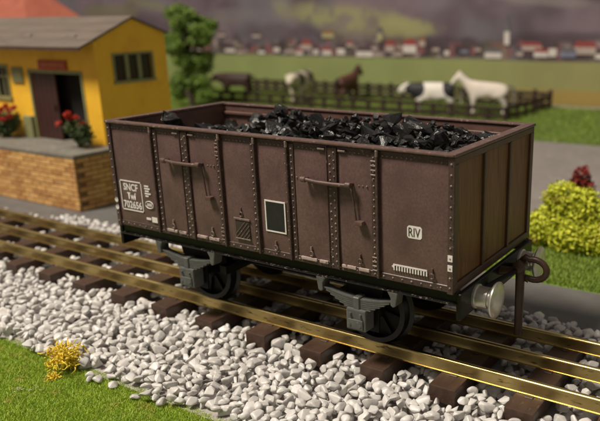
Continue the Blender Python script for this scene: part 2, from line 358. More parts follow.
hill = np.array([0.074, 0.050, 0.068]); hill2 = np.array([0.150, 0.112, 0.132]); green = np.array([0.235, 0.225, 0.105]); forest = np.array([0.046, 0.030, 0.038])
mead = np.array([0.190, 0.222, 0.080]); mead2 = np.array([0.215, 0.195, 0.078]); straw = np.array([0.26, 0.17, 0.04])
C = hill + (hill2-hill)*sm(.3, .75, fb(0.16, 3))[..., None]
def blend(Cc, col, a): return Cc*(1-a[..., None]) + np.asarray(col)*a[..., None]
def ell(cx, cz, rx, rz, ang=0.0, soft=.5, seed=9):
    c, s_ = math.cos(ang), math.sin(ang); u = ((GX-cx)*c+(GZ-cz)*s_)/rx; v = (-(GX-cx)*s_+(GZ-cz)*c)/rz
    return 1-sm(1-soft, 1+soft*.4, np.sqrt(u*u+v*v)+0.5*(fb(0.3, seed)-.5))
brk = .35+.65*sm(.36, .56, fb(.45, 80))
C = blend(C, [.125, .120, .135], sm(.45, .7, fb(.12, 90))*.6)
C = blend(C, green, ell(-44, 9.4, 14, 2.2, -0.13)*.85*brk); C = blend(C, green*1.05, ell(-33.5, 8.2, 5.2, 1.6, -0.05)*.9*brk)
C = blend(C, green*.85, ell(-40, 7.2, 8, 1.2)*.7*brk)
C = blend(C, green*.6, ell(-95, 11.2, 9, 1.4)*.6); C = blend(C, green*.75, ell(-84, 12.0, 7, 1.0, -.2)*.5)
C = blend(C, [.20, .18, .17], ell(-16, 11.6, 8, .8, -0.12)*.55); C = blend(C, [.16, .14, .14], ell(-66, 10.2, 7, 1.2)*.5)
C = blend(C, forest, (sm(.42, .62, fb(.35, 21))*sm(3.6, 4.6, GZ)*(1-sm(6.2, 8.0, GZ+2*(fb(.3, 30)-.5))))*.9)
C = blend(C, forest*.9, ell(-12, 6.6, 9, 1.2)*.7); C = blend(C, forest*1.05, ell(-29, 6.3, 5, .9)*.7); C = blend(C, forest*1.3, ell(-58, 7.5, 8, 1.6)*.5)
mtop = 4.22+0.35*(fb(.25, 40)-.5)
mz = 1-sm(-.15, .15, GZ-mtop)
mc = mead + (mead2-mead)*(sm(-40, -8, GX)*.75)[..., None]
mc = mc*(0.86+0.28*fb(.2, 50))[..., None]
mc = blend(mc, straw, sm(-22, -10, GX)*sm(1.6, .3, GZ)*.8*(GZ < 1.6)) if False else blend(mc, straw, sm(-24, -12, GX)*(1-sm(.3, 1.2, GZ))*.8)
vil = sm(4.2, 4.6, GZ)*(1-sm(5.8, 7.0, GZ+1.6*(fb(.2, 60)-.5)))
C = blend(C, forest*.8, vil*sm(.30, .52, fb(.5, 75))*.9)
sp1 = vnoise(GX, GZ, .95, 70); C = blend(C, [.20, .075, .075], vil*sm(.62, .75, sp1)*.8); C = blend(C, [.40, .33, .31], vil*sm(.72, .86, vnoise(GX, GZ, 1.1, 71))*.75)
C = blend(C, [.10, .085, .05], vil*sm(.66, .8, vnoise(GX, GZ, .8, 72))*.6)
C = C*1.22
C = blend(C, mc*1.28, mz)
verts = np.stack([GX.ravel(), np.full(GX.size, 66.5), GZ.ravel()], 1)
ii, jj = np.meshgrid(np.arange(nx-1), np.arange(nz_-1)); q0 = (jj*nx+ii).ravel()
bm_ = bpy.data.materials.new('backdrop_print'); bm_.use_nodes = True
at = bm_.node_tree.nodes.new('ShaderNodeAttribute'); at.attribute_name = 'print'
bm_.node_tree.links.new(at.outputs['Color'], bm_.node_tree.nodes['Principled BSDF'].inputs['Base Color']); bm_.node_tree.nodes['Principled BSDF'].inputs['Roughness'].default_value = 0.7
me = npmesh('backdrop', verts, np.stack([q0, q0+1, q0+1+nx, q0+nx], 1), bm_)
ca = me.color_attributes.new('print', 'FLOAT_COLOR', 'POINT'); ca.data.foreach_set('color', np.c_[C.reshape(-1, 3), np.ones(GX.size)].astype(np.float32).ravel())
backdrop = tag(link('backdrop', me), 'printed landscape backdrop with purple hills, village and meadow behind the paddock', 'backdrop', kind='structure')
b = MB(); b.box(-190, 60, 66.55, 67.4, -1.4, 26); b.build('board', 'deck_grey', backdrop)
HW = {'w': (0.68, 0.62, 0.58), 'p': (0.46, 0.37, 0.33), 'b': (0.20, 0.21, 0.30), 'y': (0.40, 0.37, 0.20)}
HR = {'r': (0.30, 0.055, 0.050), 'd': (0.085, 0.055, 0.055), 'o': (0.26, 0.12, 0.06), 'g': (0.14, 0.13, 0.14)}
for k, c in HW.items(): mat('village_wall_'+k, c, rough=0.7, nscale=2)
for k, c in HR.items(): mat('village_roof_'+k, c, rough=0.7, nscale=2)
village = [(-66.6,4.20,2.61,0.94,'w','d'), (-68.4,6.60,1.75,0.78,'p','d'), (-61.0,6.49,1.84,0.75,'p','d'), (-57.1,4.35,1.19,1.20,'w','d'), (-54.5,4.25,1.94,0.89,'p','d'), (-51.3,4.76,1.87,1.40,'p','r'),
 (-49.6,4.11,0.92,1.30,'w','d'), (-47.6,4.05,1.63,1.20,'w','r'), (-47.3,6.50,2.16,1.13,'y','o'), (-45.1,4.16,1.41,1.51,'w','d'), (-41.0,3.92,2.88,1.38,'w','d'), (-36.8,4.65,1.46,1.58,'p','r'),
 (-38.4,6.15,0.82,1.88,'y','g'), (-33.6,4.55,2.03,1.90,'w','r'), (-31.7,5.48,0.92,1.24,'p','o'), (-28.0,4.34,0.74,1.13,'w','d'), (-21.4,4.10,2.33,1.24,'w','g'), (-16.3,5.11,2.62,1.04,'p','r'),
 (-15.1,4.35,1.78,1.06,'w','r'), (-13.6,4.44,1.00,1.74,'w','d'), (-11.7,4.37,1.96,1.16,'b','g'), (-9.7,4.75,2.69,1.54,'p','r'), (-7.9,4.27,1.06,1.02,'w','d'), (-43.5,5.27,1.21,0.84,'p','r'),
 (-29.6,4.83,1.05,0.78,'p','d'), (-25.4,4.64,1.15,0.76,'b','d'), (-23.5,4.92,0.84,0.75,'p','d'), (-17.8,4.42,0.92,0.83,'p','g'), (-64.8,4.0,1.71,0.83,'p','d'), (-60.2,4.05,1.43,0.81,'w','d'), (-52.7,4.0,1.33,0.88,'w','r'), (-39.3,4.85,1.00,0.96,'p','d'), (-35.4,4.13,1.28,0.94,'p','d'),
 (-4.5,4.4,1.8,1.2,'w','r'), (-1.2,4.5,2.0,1.1,'p','d'), (-74.5,4.3,2.0,1.0,'p','r'), (-81,4.4,2.2,1.1,'w','d')]
for i, (x, z, wd, h, wk, rk) in enumerate([(q[0], q[1]+.32, *q[2:]) for q in village]):          # printed houses: thin relief pieces of the board
    y = 66.42 - 0.006*(i % 7)
    hb = MB().box(x-wd/2, x+wd/2, y-.05, y, z, z+h*.58).build('village_house', 'village_wall_'+wk, backdrop)
    MB().prism([(x-wd*.56, z+h*.56), (x+wd*.56, z+h*.56), (x+wd*.36, z+h), (x-wd*.36, z+h)], 'y', y-.065, y-.005).build('roof', 'village_roof_'+rk, hb)
ch = MB().box(-19.95, -19.25, 66.34, 66.41, 6.1, 7.75).build('church_tower', 'village_wall_w', backdrop)
MB().prism([(-20.0, 7.73), (-19.2, 7.73), (-19.6, 9.7)], 'y', 66.33, 66.405).build('spire', 'village_roof_g', ch)

# ------------------------------------------------------------------ railway track
track = empty('railway_track', (0, 0, -0.95), label='three-rail brass model track on dark brown sleepers in white ballast', cat='track')
TX0, TX1 = -44.0, 22.0
half = [(.135, -.42), (.135, -.402), (.092, -.396), (.084, -.37), (.082, -.22), (.090, -.10)] + [(.022+.070*math.cos(t*PI/14), -.070+.070*math.sin(t*PI/14)) for t in range(8)]
prof = half + [(-a, c) for a, c in half[::-1]]
rm = MB().prism(prof, 'x', TX0, TX1).mesh('rail', 'brass', smooth=True, angle=0.75)
for ry in (-1.65, 0, 1.65): link('rail', rm, track, (0, ry, 0.95))
SLX = []
sb_ = MB().box(-.43, .43, -2.66, 2.66, -.95, -.424); sm_ = sb_.mesh('sleeper', 'sleeper_brown', bevel=0.035, seg=2)
cm_ = MB().box(-.13, .13, -.26, .26, -.43, -.40).mesh('rail_chair', 'sleeper_brown', bevel=0.012)
x = 8.77 - 2.38*22; 
while x < TX1:
    SLX.append(x); s_ = link('sleeper', sm_, track, (x, random.uniform(-.05, .05), 0.95), (0, 0, random.uniform(-.012, .012)))
    for ry in (-1.65, 0, 1.65): link('rail_chair', cm_, s_, (0, ry, 0))
    x += 2.38

# ------------------------------------------------------------------ ballast
ballast = MB().box(-70, 60, -6.40, 4.42, -1.6, -1.20).build('ballast_bed', 'ballast_base')
tag(ballast, 'bed of white crushed stones under and before the track', 'ballast', kind='structure')
RES = 0.05; BX0, BX1, BY0, BY1 = -34.0, 18.0, -7.6, 5.0
HN = (int((BX1-BX0)/RES), int((BY1-BY0)/RES)); Hm = np.full(HN, -1.20)
gx = BX0+(np.arange(HN[0])+.5)*RES; gy = BY0+(np.arange(HN[1])+.5)*RES
for x in SLX:
    a = (gx > x-.45) & (gx < x+.45); c = (gy > -2.66) & (gy < 2.66); Hm[np.ix_(a, c)] = -0.42
for ry in (-1.65, 0, 1.65): Hm[:, (gy > ry-.12) & (gy < ry+.12)] = 0.0
Hm[:, gy > 4.42] = -0.2
def top_limit(x, y):
    t = np.where(y > -2.6, -0.60, -0.60 + (-0.76+0.60)*np.clip((-2.6-y)/3.6, 0, 1))
    return t + 0.06*np.sin(x*1.7+y*2.3)
stones = []
cand = np.stack([rng.uniform(BX0+.4, BX1-.4, 34000), rng.uniform(-7.0, 4.3, 34000)], 1)
cand = cand[inview(np.c_[cand, np.full(len(cand), -.9)], 110, 80)]
cand = cand[cand[:, 1] > lawn_edge(cand[:, 0]) + 0.06]
cand = cand[(cand[:, 1] < 2.95) | (cand[:, 0] > -21.2)]
fr_ = np.stack([rng.uniform(-13, 6, 2600), rng.uniform(-6.7, -4.8, 2600)], 1); fr_ = fr_[fr_[:, 1] > lawn_edge(fr_[:, 0]) + 0.04]
cand = np.concatenate([cand, fr_])
stray = np.array([(-3.2, -6.62), (-2.0, -6.72), (-0.9, -6.66), (-4.4, -6.6), (-4.2, -6.75), (-1.5, -6.55), (-3.9, -6.6)])
cand = np.concatenate([cand, stray])
for (x, y) in cand:
    a, b_, c = rng.uniform(.15, .265), 0, 0; b_ = a*rng.uniform(.56, .90); c = a*rng.uniform(.52, .78); th = rng.uniform(0, PI)
    R_ = int(a/RES)+1; best = None
    ct, st = math.cos(th), math.sin(th)
    oy, ox = np.meshgrid(np.arange(-R_, R_+1)*RES, np.arange(-R_, R_+1)*RES)
    rr = ((ox*ct+oy*st)/a)**2 + ((-ox*st+oy*ct)/b_)**2; ok = rr < 1
    prf = np.where(ok, c*np.sqrt(np.clip(1-rr, 0, 1)), -9)
    for k in range(5):
        xx, yy = (x, y) if k == 0 else (x+rng.normal(0, .09), y+rng.normal(0, .09))
        i, j = int((xx-BX0)/RES), int((yy-BY0)/RES)
        if i-R_ < 0 or j-R_ < 0 or i+R_+1 > HN[0] or j+R_+1 > HN[1]: continue
        zc = (Hm[i-R_:i+R_+1, j-R_:j+R_+1] + prf).max()
        if best is None or zc < best[0]: best = (zc, xx, yy, i, j)
    if best is None: continue
    zc, xx, yy, i, j = best
    if zc + c*.6 > top_limit(xx, yy): continue
    zc -= 0.03
    sl = Hm[i-R_:i+R_+1, j-R_:j+R_+1]; np.copyto(sl, np.where(ok, np.maximum(sl, zc+prf*.9), sl))
    stones.append((xx, yy, zc, a, b_, c, th))
S = np.array(stones)
px, py, pz = proj(S[:, :3]); vis = (px > 5) & (px < 595) & (py > 5) & (py < 416)
# rest on the surface (not buried): compare with the final height map
surf = np.array([Hm[int((s[0]-BX0)/RES), int((s[1]-BY0)/RES)] for s in S]); expo = (S[:, 2]+S[:, 5]*.9 > surf-0.05)
score = np.where(vis & expo, S[:, 3]*S[:, 4]/pz**2, -1); order = np.argsort(-score)
sr = np.random.default_rng(11)
var3 = [hull(sr, int(sr.integers(13, 20)), .30, 3, .22, 3) for _ in range(14)]; var2 = [hull(sr, int(sr.integers(13, 18)), .30, 2, .22, 2) for _ in range(16)]
vm3 = [npmesh('stone', v, f, 'stone_white', True) for v, f in var3]
for i in order[:300]:
    xx, yy, zc, a, b_, c, th = S[i]
    o = link('stone', vm3[int(sr.integers(14))], ballast, (xx, yy, zc), (sr.normal(0, .18), sr.normal(0, .18), th)); o.scale = (a*1.22, b_*1.22, c*1.22)
V, F, n0 = [], [], 0
for i in order[300:]:
    xx, yy, zc, a, b_, c, th = S[i]; v, f = var2[int(sr.integers(16))]
    e = Matrix.Rotation(th, 3, 'Z') @ Matrix.Rotation(sr.normal(0, .18), 3, 'X') @ Matrix.Rotation(sr.normal(0, .18), 3, 'Y')
    v = (v*np.array([a, b_, c])*1.22) @ np.array(e).T + (xx, yy, zc); V.append(v); F.append(f+n0); n0 += len(v)
tag(link('loose_stones', npmesh('loose_stones', np.concatenate(V), np.concatenate(F), 'stone_white', True), ballast), kind='stuff')
print('stones', len(S))

# ------------------------------------------------------------------ wagon
HLX, HWY, ZB, ZT = 6.86, 2.95, 2.71, 6.55
wagon = empty('coal_wagon', (0, 0, 0), label='brown riveted open goods wagon loaded with coal on the brass track', cat='wagon')
RIBS = [-4.47, -3.02, -1.50, -0.03, 1.43, 2.96, 4.41]
YS = -2.86                                        # outer face of the side sheet

def rivet(mb, x, z, y, r=0.036, h=0.028, ny=-1):
    vs = []; 
    for k in range(6):
        t = k*PI/3; vs.append((x+r*math.cos(t), y, z+r*math.sin(t)))
    for k in range(6):
        t = k*PI/3; vs.append((x+.55*r*math.cos(t), y+ny*h, z+.55*r*math.sin(t)))
    mb.add(vs, [(i, (i+1) % 6, 6+(i+1) % 6, 6+i) for i in range(6)] + [tuple(range(6, 12))])

def text_mesh(name, body, x0, x1, z0, z1, y, parent, m='white_paint', off=0.006, shear=0.0):
    cu = bpy.data.curves.new(name, 'FONT'); cu.body = body; cu.size = 1; cu.offset = off; cu.shear = shear; cu.resolution_u = 3
    t = bpy.data.objects.new('tmp', cu); COL.objects.link(t); dg = bpy.context.evaluated_depsgraph_get()
    me = bpy.data.meshes.new_from_object(t.evaluated_get(dg)); bpy.data.objects.remove(t); bpy.data.curves.remove(cu)
    v = np.zeros(len(me.vertices)*3, np.float32); me.vertices.foreach_get('co', v); v = v.reshape(-1, 3)
    lo, hi = v.min(0), v.max(0)
    nv = np.stack([x0+(v[:, 0]-lo[0])/(hi[0]-lo[0])*(x1-x0), np.full(len(v), y), z0+(v[:, 1]-lo[1])/(hi[1]-lo[1])*(z1-z0)], 1)
    me.vertices.foreach_set('co', nv.astype(np.float32).ravel()); me.materials.clear(); me.materials.append(M[m]); me.update()
    return link(name, me, parent)

def make_side(front):
    sgn = 1 if front else -1        # the far side is a mirror image
    Y = lambda y: y*sgn
    def bx_(mb, x0, x1, y0, y1, z0, z1): return mb.box(x0, x1, min(Y(y0), Y(y1)), max(Y(y0), Y(y1)), z0, z1)
    side = bx_(MB(), -6.80, 6.80, YS, -2.73, ZB, 6.44).build('side_wall', 'wagon_frame' if front else 'wagon_inside', wagon, bevel=.01)
    # steel panels between the ribs
    edges = [-6.62] + RIBS + [6.68]
    for i in range(8):
        x0, x1 = edges[i]+.10, edges[i+1]-.10
        if i == 0: x0 = -6.72
        if i == 7: x1 = 6.72
        nu, nv = 18, 22; vs, fs = [], []
        for b_ in range(nv+1):
            for a in range(nu+1):
                u, v = -1+2*a/nu, -1+2*b_/nv
                bul = (1-abs(u)**3.2)*(1-abs(v)**4.5)
                vs.append((x0+(u+1)/2*(x1-x0), Y(YS-.012-.050*bul), ZB+.17+(v+1)/2*(6.28-ZB-.17)))
        for b_ in range(nv):
            for a in range(nu):
                q = b_*(nu+1)+a; fs.append((q, q+1, q+nu+2, q+nu+1))
        MB().add(vs, fs).build('panel', 'wagon_panel', side, smooth=True, angle=2)
    bx_(MB(), -6.86, 6.86, -3.015, -2.68, 6.475, 6.55).build('top_rail', 'wagon_rim', side, bevel=.03, seg=2)
    bx_(MB(), -6.80, 6.80, -2.885, YS+.01, 6.23, 6.45).build('rivet_band', 'wagon_frame', side, bevel=.015)
    bx_(MB(), -6.80, 6.80, -2.90, YS+.01, ZB, ZB+.20).build('bottom_rail', 'wagon_frame', side, bevel=.015)
    bx_(MB(), -6.80, 6.80, -2.72, -2.62, 6.10, 6.22).build('inner_band', 'wagon_inside', side, bevel=.02)
    rv = MB()
    def col(x, y, z0, z1, step, jit=0.0):
        z = z0; k = 0
        while z < z1:
            rivet(rv, x+(jit if k % 2 else -jit), z, Y(y), ny=-sgn); z += step; k += 1
    for k, x in enumerate(RIBS):
        if k in (1, 5):                                             # double strip between the two door leaves
            mb = MB(); bx_(mb, x-.17, x+.17, -2.925, YS, ZB+.02, 6.40); bx_(mb, x-.185, x-.150, -2.955, YS, ZB+.02, 6.42); bx_(mb, x+.150, x+.185, -2.965, YS, ZB+.02, 6.42)
            mb.build('door_strip', 'wagon_frame', side, bevel=.012)
            col(x-.07, -2.925, ZB+.14, 6.3, .235); col(x+.07, -2.925, ZB+.26, 6.3, .235)
            for s_ in (-1, 1): bx_(MB(), x+s_*.36-.13, x+s_*.36+.13, -2.96, -2.90, 6.30, 6.36).build('door_clip', 'worn_lit_metal', side, bevel=.015)
        else:
            right = k in (2, 3, 6)
            mb = MB(); bx_(mb, x-.13, x+.13, -2.915, YS, ZB+.02, 6.40)
            wx = x+.095 if right else x-.095
            z0 = ZB+.02
            bx_(mb, wx-.038, wx+.038, -3.00, YS, z0, 6.44)
            mb.build('rib', 'wagon_frame', side, bevel=.015)
            bx_(MB(), wx-.045, wx+.045, -3.008, -2.93, 6.26, 6.47).build('rib_cap', 'worn_lit_metal', side, bevel=.02)  # paler colour imitates light catching the top of the rib
            fx = x-.045 if right else x+.045
            col(fx, -2.915, ZB+.12, 6.3, .20)
            if k in (0, 4): col(x-.20, YS-.03, ZB+.35, 6.1, .30)
            if k in (2, 6):
                for q in range(4): bx_(MB(), fx-.08, fx+.08, -2.945, -2.91, ZB+.20+q*.13, ZB+.25+q*.13).build('hinge_knuckle', 'worn_lit_metal', side, bevel=.012)
                for q in range(4): bx_(MB(), fx-.09, fx+.09, -2.945, -2.91, 5.72+q*.13, 5.77+q*.13).build('hinge_knuckle', 'worn_lit_metal', side, bevel=.012)
    for i in range(88):                                             # rivets of the top and bottom rails
        x = -6.6+i*.152
        if abs(((x+.03)/1.48) - round((x+.03)/1.48)) > .16: rivet(rv, x, 6.31, Y(-2.885), .030, ny=-sgn)
        if i % 2 == 0: rivet(rv, x, ZB+.10, Y(-2.90), .034, ny=-sgn)
    for s_ in (-1, 1):                                              # corner posts
        bx_(MB(), s_*6.77-.09, s_*6.77+.09, -2.945, YS, ZB-.03, 6.46).build('corner_post', 'wagon_frame', side, bevel=.02, seg=2)
        col(s_*6.77, -2.945, ZB+.15, 6.3, .285)
    if front:
        for (xc, xs) in ((-3.02, -3.81), (2.96, 2.07)):             # door latch bars with their drop levers
            x1 = xs+1.585; zz = ZB+2.70
            bar = MB().tube([(xs, -3.13, zz+.02), (xs+.5, -3.15, zz-.015), (xs+1.1, -3.15, zz-.015), (x1, -3.13, zz)], .055, 10).build('latch_bar', 'wagon_rim', side, smooth=True)
            for q in (xs, x1):
                MB().lathe([(q-.09, .07), (q-.07, .088), (q+.07, .088), (q+.09, .07)], (0, -3.13, zz+.01), 'x', 12).build('latch_collar', 'wagon_rim', side, smooth=True)
                MB().box(q-.05, q+.05, -3.10, -2.88, zz-.05, zz+.05).build('latch_bracket', 'wagon_frame', side, bevel=.02)
            MB().box(xs+.15, x1-.12, -3.04, -2.90, zz-.12, zz-.03).build('latch_shadow_plate', 'wagon_frame', side, bevel=.03, seg=2)  # added dark plate standing for the shadow under the latch bar
            MB().tube([(x1+.06, -3.05, zz-.05), (x1+.12, -3.03, zz-.6), (x1+.17, -3.02, zz-1.05)], .026, 8).build('lever', 'wagon_frame', side, smooth=True)
            MB().box(x1+.16, x1+.42, -3.12, -2.93, zz-1.15, zz-1.02).build('lever_handle', 'wagon_rim', side, bevel=.03, seg=2)
            for q in range(3):
                rivet(rv, x1+.22+q*.13, zz-.02, -2.905, .034, .035); rivet(rv, xs-.16-q*.13, zz-.02, -2.905, .034, .035)
        for (a, c) in ((-4.22, -3.72), (-3.62, -3.28), (-2.76, -2.28), (-2.2, -1.74), (1.70, 2.30), (2.40, 2.72), (3.22, 3.72), (3.82, 4.18)):
            MB().box(a, c, -2.955, -2.89, ZB+.12, ZB+.225).build('hinge_strip', 'worn_strip', side, bevel=.025, seg=2)
        for (xl, zl) in ((-3.88, .36), (-2.02, .36), (-0.68, 1.22), (.71, .32), (2.10, .36), (3.87, .42), (6.22, .40)):
            ring = [(xl+.065*math.cos(t*PI/6), -2.95, ZB+zl+.075*math.sin(t*PI/6)) for t in range(12)]
            mb = MB().tube(ring, .020, 6, close=True); mb.box(xl-.025, xl+.025, -2.96, -2.88, ZB+zl+.06, ZB+zl+.22)
            mb.build('tie_ring', 'worn_lit_metal' if zl < .4 else 'wagon_rim', side, smooth=True)
        # painted panels and lettering
        yp = YS-.062-.006
        fr = MB()
        for (a, c, d, e) in ((.34, 1.16, .82, .865), (.34, 1.16, 1.795, 1.84), (.34, .385, .86, 1.80), (1.115, 1.16, .86, 1.80)): fr.box(a, c, yp-.012, yp+.01, ZB+d, ZB+e)
        sq = MB().box(.38, 1.12, yp-.006, yp+.01, ZB+.86, ZB+1.80).build('black_panel', 'black_paint', side); fr.build('white_border', 'white_paint', sq)
        fr = MB(); X0, X1, Z0, Z1 = -6.50, -5.36, ZB+.62, ZB+1.73
        for (a, c, d, e) in ((X0, X1, Z0, Z0+.04), (X0, X1, Z1-.04, Z1), (X0, X0+.035, Z0, Z1), (X1-.035, X1, Z0, Z1)): fr.box(a, c, yp-.004, yp+.01, d, e)
        fr.build('number_frame', 'white_paint', side)
        text_mesh('lettering', 'SNCF', X0+.18, X1-.20, Z0+.74, Z1-.10, yp-.002, side, off=.028)
        text_mesh('lettering', 'Twf', X0+.34, X1-.34, Z0+.42, Z0+.68, yp-.002, side, off=.028)
        text_mesh('lettering', '702656', X0+.10, X1-.08, Z0+.09, Z0+.37, yp-.002, side, off=.028)
        mk = MB()
        for (a, d, w_, h_) in ((-5.21, 1.60, .22, .05), (-5.21, 1.51, .28, .05), (-5.19, 1.42, .20, .05), (-5.21, 1.33, .30, .05), (-5.19, 1.24, .16, .05)):
            mk.box(a, a+w_, yp-.004, yp+.01, ZB+d, ZB+d+h_)
        mk.build('small_markings', 'white_paint', side)
        ov = [(-5.03+.20*math.cos(t*PI/12), yp-.004, ZB+.955+.13*math.sin(t*PI/12)) for t in range(24)]
        mb = MB().tube(ov, .016, 5, close=True)
        for q in range(4): mb.box(-5.15+q*.065, -5.11+q*.065, yp-.004, yp+.01, ZB+.90, ZB+1.01)
        mb.build('oval_mark', 'white_paint', side)
        mk = MB(); mk.box(-4.98, -4.70, yp-.004, yp+.01, ZB+.33, ZB+.52); mk.box(-5.26, -5.03, yp-.004, yp+.01, ZB+.39, ZB+.47)
        mk.build('small_markings', 'white_paint', side)
        rp_ = MB().prism([(5.44, ZB+1.44), (5.49, ZB+1.39), (5.85, ZB+1.39), (5.90, ZB+1.44), (5.90, ZB+1.70), (5.85, ZB+1.75), (5.49, ZB+1.75), (5.44, ZB+1.70)], 'y', yp-.004, yp+.01).build('mark_plate', 'white_paint', side)
        text_mesh('lettering', 'RIV', 5.485, 5.855, ZB+1.44, ZB+1.70, yp-.010, side, 'letter_dark', off=.010)
        cmb = MB(); cmb.box(4.98, 6.06, yp-.004, yp+.01, ZB+.50, ZB+.545)
        for q in range(13): cmb.box(4.99+q*.0865, 5.03+q*.0865, yp-.004, yp+.01, ZB+.36, ZB+.505)
        cmb.prism([(4.93, ZB+.47), (5.03, ZB+.39), (5.03, ZB+.56)], 'y', yp-.005, yp+.01)
        cmb.build('scale_mark', 'white_paint', side)
        for s_ in (-1, 1):
            for zq in (.72, 1.0):
                if s_ > 0: MB().box(6.70, 6.84, -2.958, -2.94, ZB+zq-.08, ZB+zq+.10).build('corner_mark', 'white_paint', side)
                else: MB().lathe([(-2.955, .085), (-2.93, .085)], (-6.77, 0, ZB+zq-.06), 'y', 14).build('corner_mark', 'white_paint', side)
        # hatched placard holder
        gr = MB().box(-.96, -.36, yp-.004, yp+.01, ZB+.40, ZB+1.02).build('placard_holder', 'letter_dark', side)
        mb = MB(); mb.box(-1.0, -.32, yp-.035, yp, ZB+1.02, ZB+1.09); mb.box(-.98, -.34, yp-.03, yp, ZB+.37, ZB+.41)
        mb.build('holder_rail', 'worn_lit_metal', gr, bevel=.01)
        mb = MB()
        for q in range(7):
            c0 = -1.05+q*.14
            pts = [(max(-.95, c0), 0), (min(-.37, c0+.5), 0)]
            za = ZB+.42+(max(-.95, c0)-c0)*1.1; zb2 = ZB+.42+(min(-.37, c0+.5)-c0)*1.1; zb2 = min(zb2, ZB+1.0)
            xa = max(-.95, c0); xb = c0+(zb2-ZB-.42)/1.1
            if xb-xa > .06: mb.tube([(xa, yp-.012, za), (xb, yp-.012, zb2)], .014, 5)
        mb.build('grille', 'worn_lit_metal', gr)
    tag(rv.build('rivets', 'rivet_glint', side, smooth=True, angle=1.2), kind='stuff')
make_side(True); make_side(False)

for s_ in (1, -1):                                                  # end walls of three plank panels
    X = lambda a, c: (min(a*s_, c*s_), max(a*s_, c*s_))
    def bxe(a, c, y0, y1, z0, z1): x0, x1 = X(a, c); return MB().box(x0, x1, y0, y1, z0, z1)
    end = bxe(6.62, 6.72, -2.80, 2.80, ZB, 6.45).build('end_wall', 'wagon_inside', wagon)
    bxe(6.58, 6.90, -2.97, 2.97, 6.465, 6.56).build('top_rail', 'wagon_rim', end, bevel=.03, seg=2)
    bxe(6.70, 6.86, -2.88, 2.88, 6.26, 6.455).build('upper_frame', 'end_frame', end, bevel=.02)
    bxe(6.70, 6.86, -2.88, 2.88, ZB-.03, ZB+.22).build('bottom_frame', 'end_frame', end, bevel=.02)
    for y0, y1 in ((-2.66, -1.02), (-.82, .88), (1.08, 2.68)):
        bxe(6.71, 6.79, y0-.02, y1+.02, ZB+.22, 6.26).build('plank_panel', 'end_wood', end, bevel=.015)
    for yc, hw in ((-2.79, .13), (-.92, .075), (.98, .075), (2.79, .13)):
        bxe(6.71, 6.865, yc-hw, yc+hw, ZB+.21, 6.27).build('post', 'end_frame', end, bevel=.025, seg=2)
MB().box(-6.7, 6.7, -2.7, 2.7, 2.55, 2.70).build('floor', 'black_frame', wagon)

# underframe
for s_ in (-1, 1):
    ya, yb = sorted((s_*2.55, s_*2.72)); sole = MB().box(-6.88, 6.88, ya, yb, 2.34, 2.695).build('solebar', 'black_frame', wagon, bevel=.015)
    ya, yb = sorted((s_*2.50, s_*2.84)); MB().box(-6.93, 6.93, ya, yb, 2.325, 2.37).build('lower_flange', 'lip_edge', sole, bevel=.015, seg=2)
    ya, yb = sorted((s_*2.50, s_*2.80)); MB().box(-6.90, 6.90, ya, yb, 2.62, 2.69).build('upper_flange', 'black_frame', sole, bevel=.015)
    xa, xb = sorted((s_*6.885, s_*7.03)); hs = MB().box(xa, xb, -2.78, 2.78, 1.88, 2.67).build('headstock', 'black_frame', wagon, bevel=.02)
    for yy in (-1.75, 1.75):
        buf = MB().lathe([(s_*7.03, .36), (s_*7.09, .36), (s_*7.10, .315), (s_*7.44, .315), (s_*7.45, .26), (s_*7.60, .24)], (0, yy, 2.27), 'x', 28).build('buffer', 'buffer_steel', wagon, smooth=True, angle=.5)
        MB().lathe([(s_*7.585, .20), (s_*7.595, .50), (s_*7.64, .53), (s_*7.675, .525), (s_*7.705, .45), (s_*7.72, .25), (s_*7.725, .05)], (0, yy, 2.27), 'x', 36).build('buffer_head', 'buffer_steel', buf, smooth=True, angle=.5)
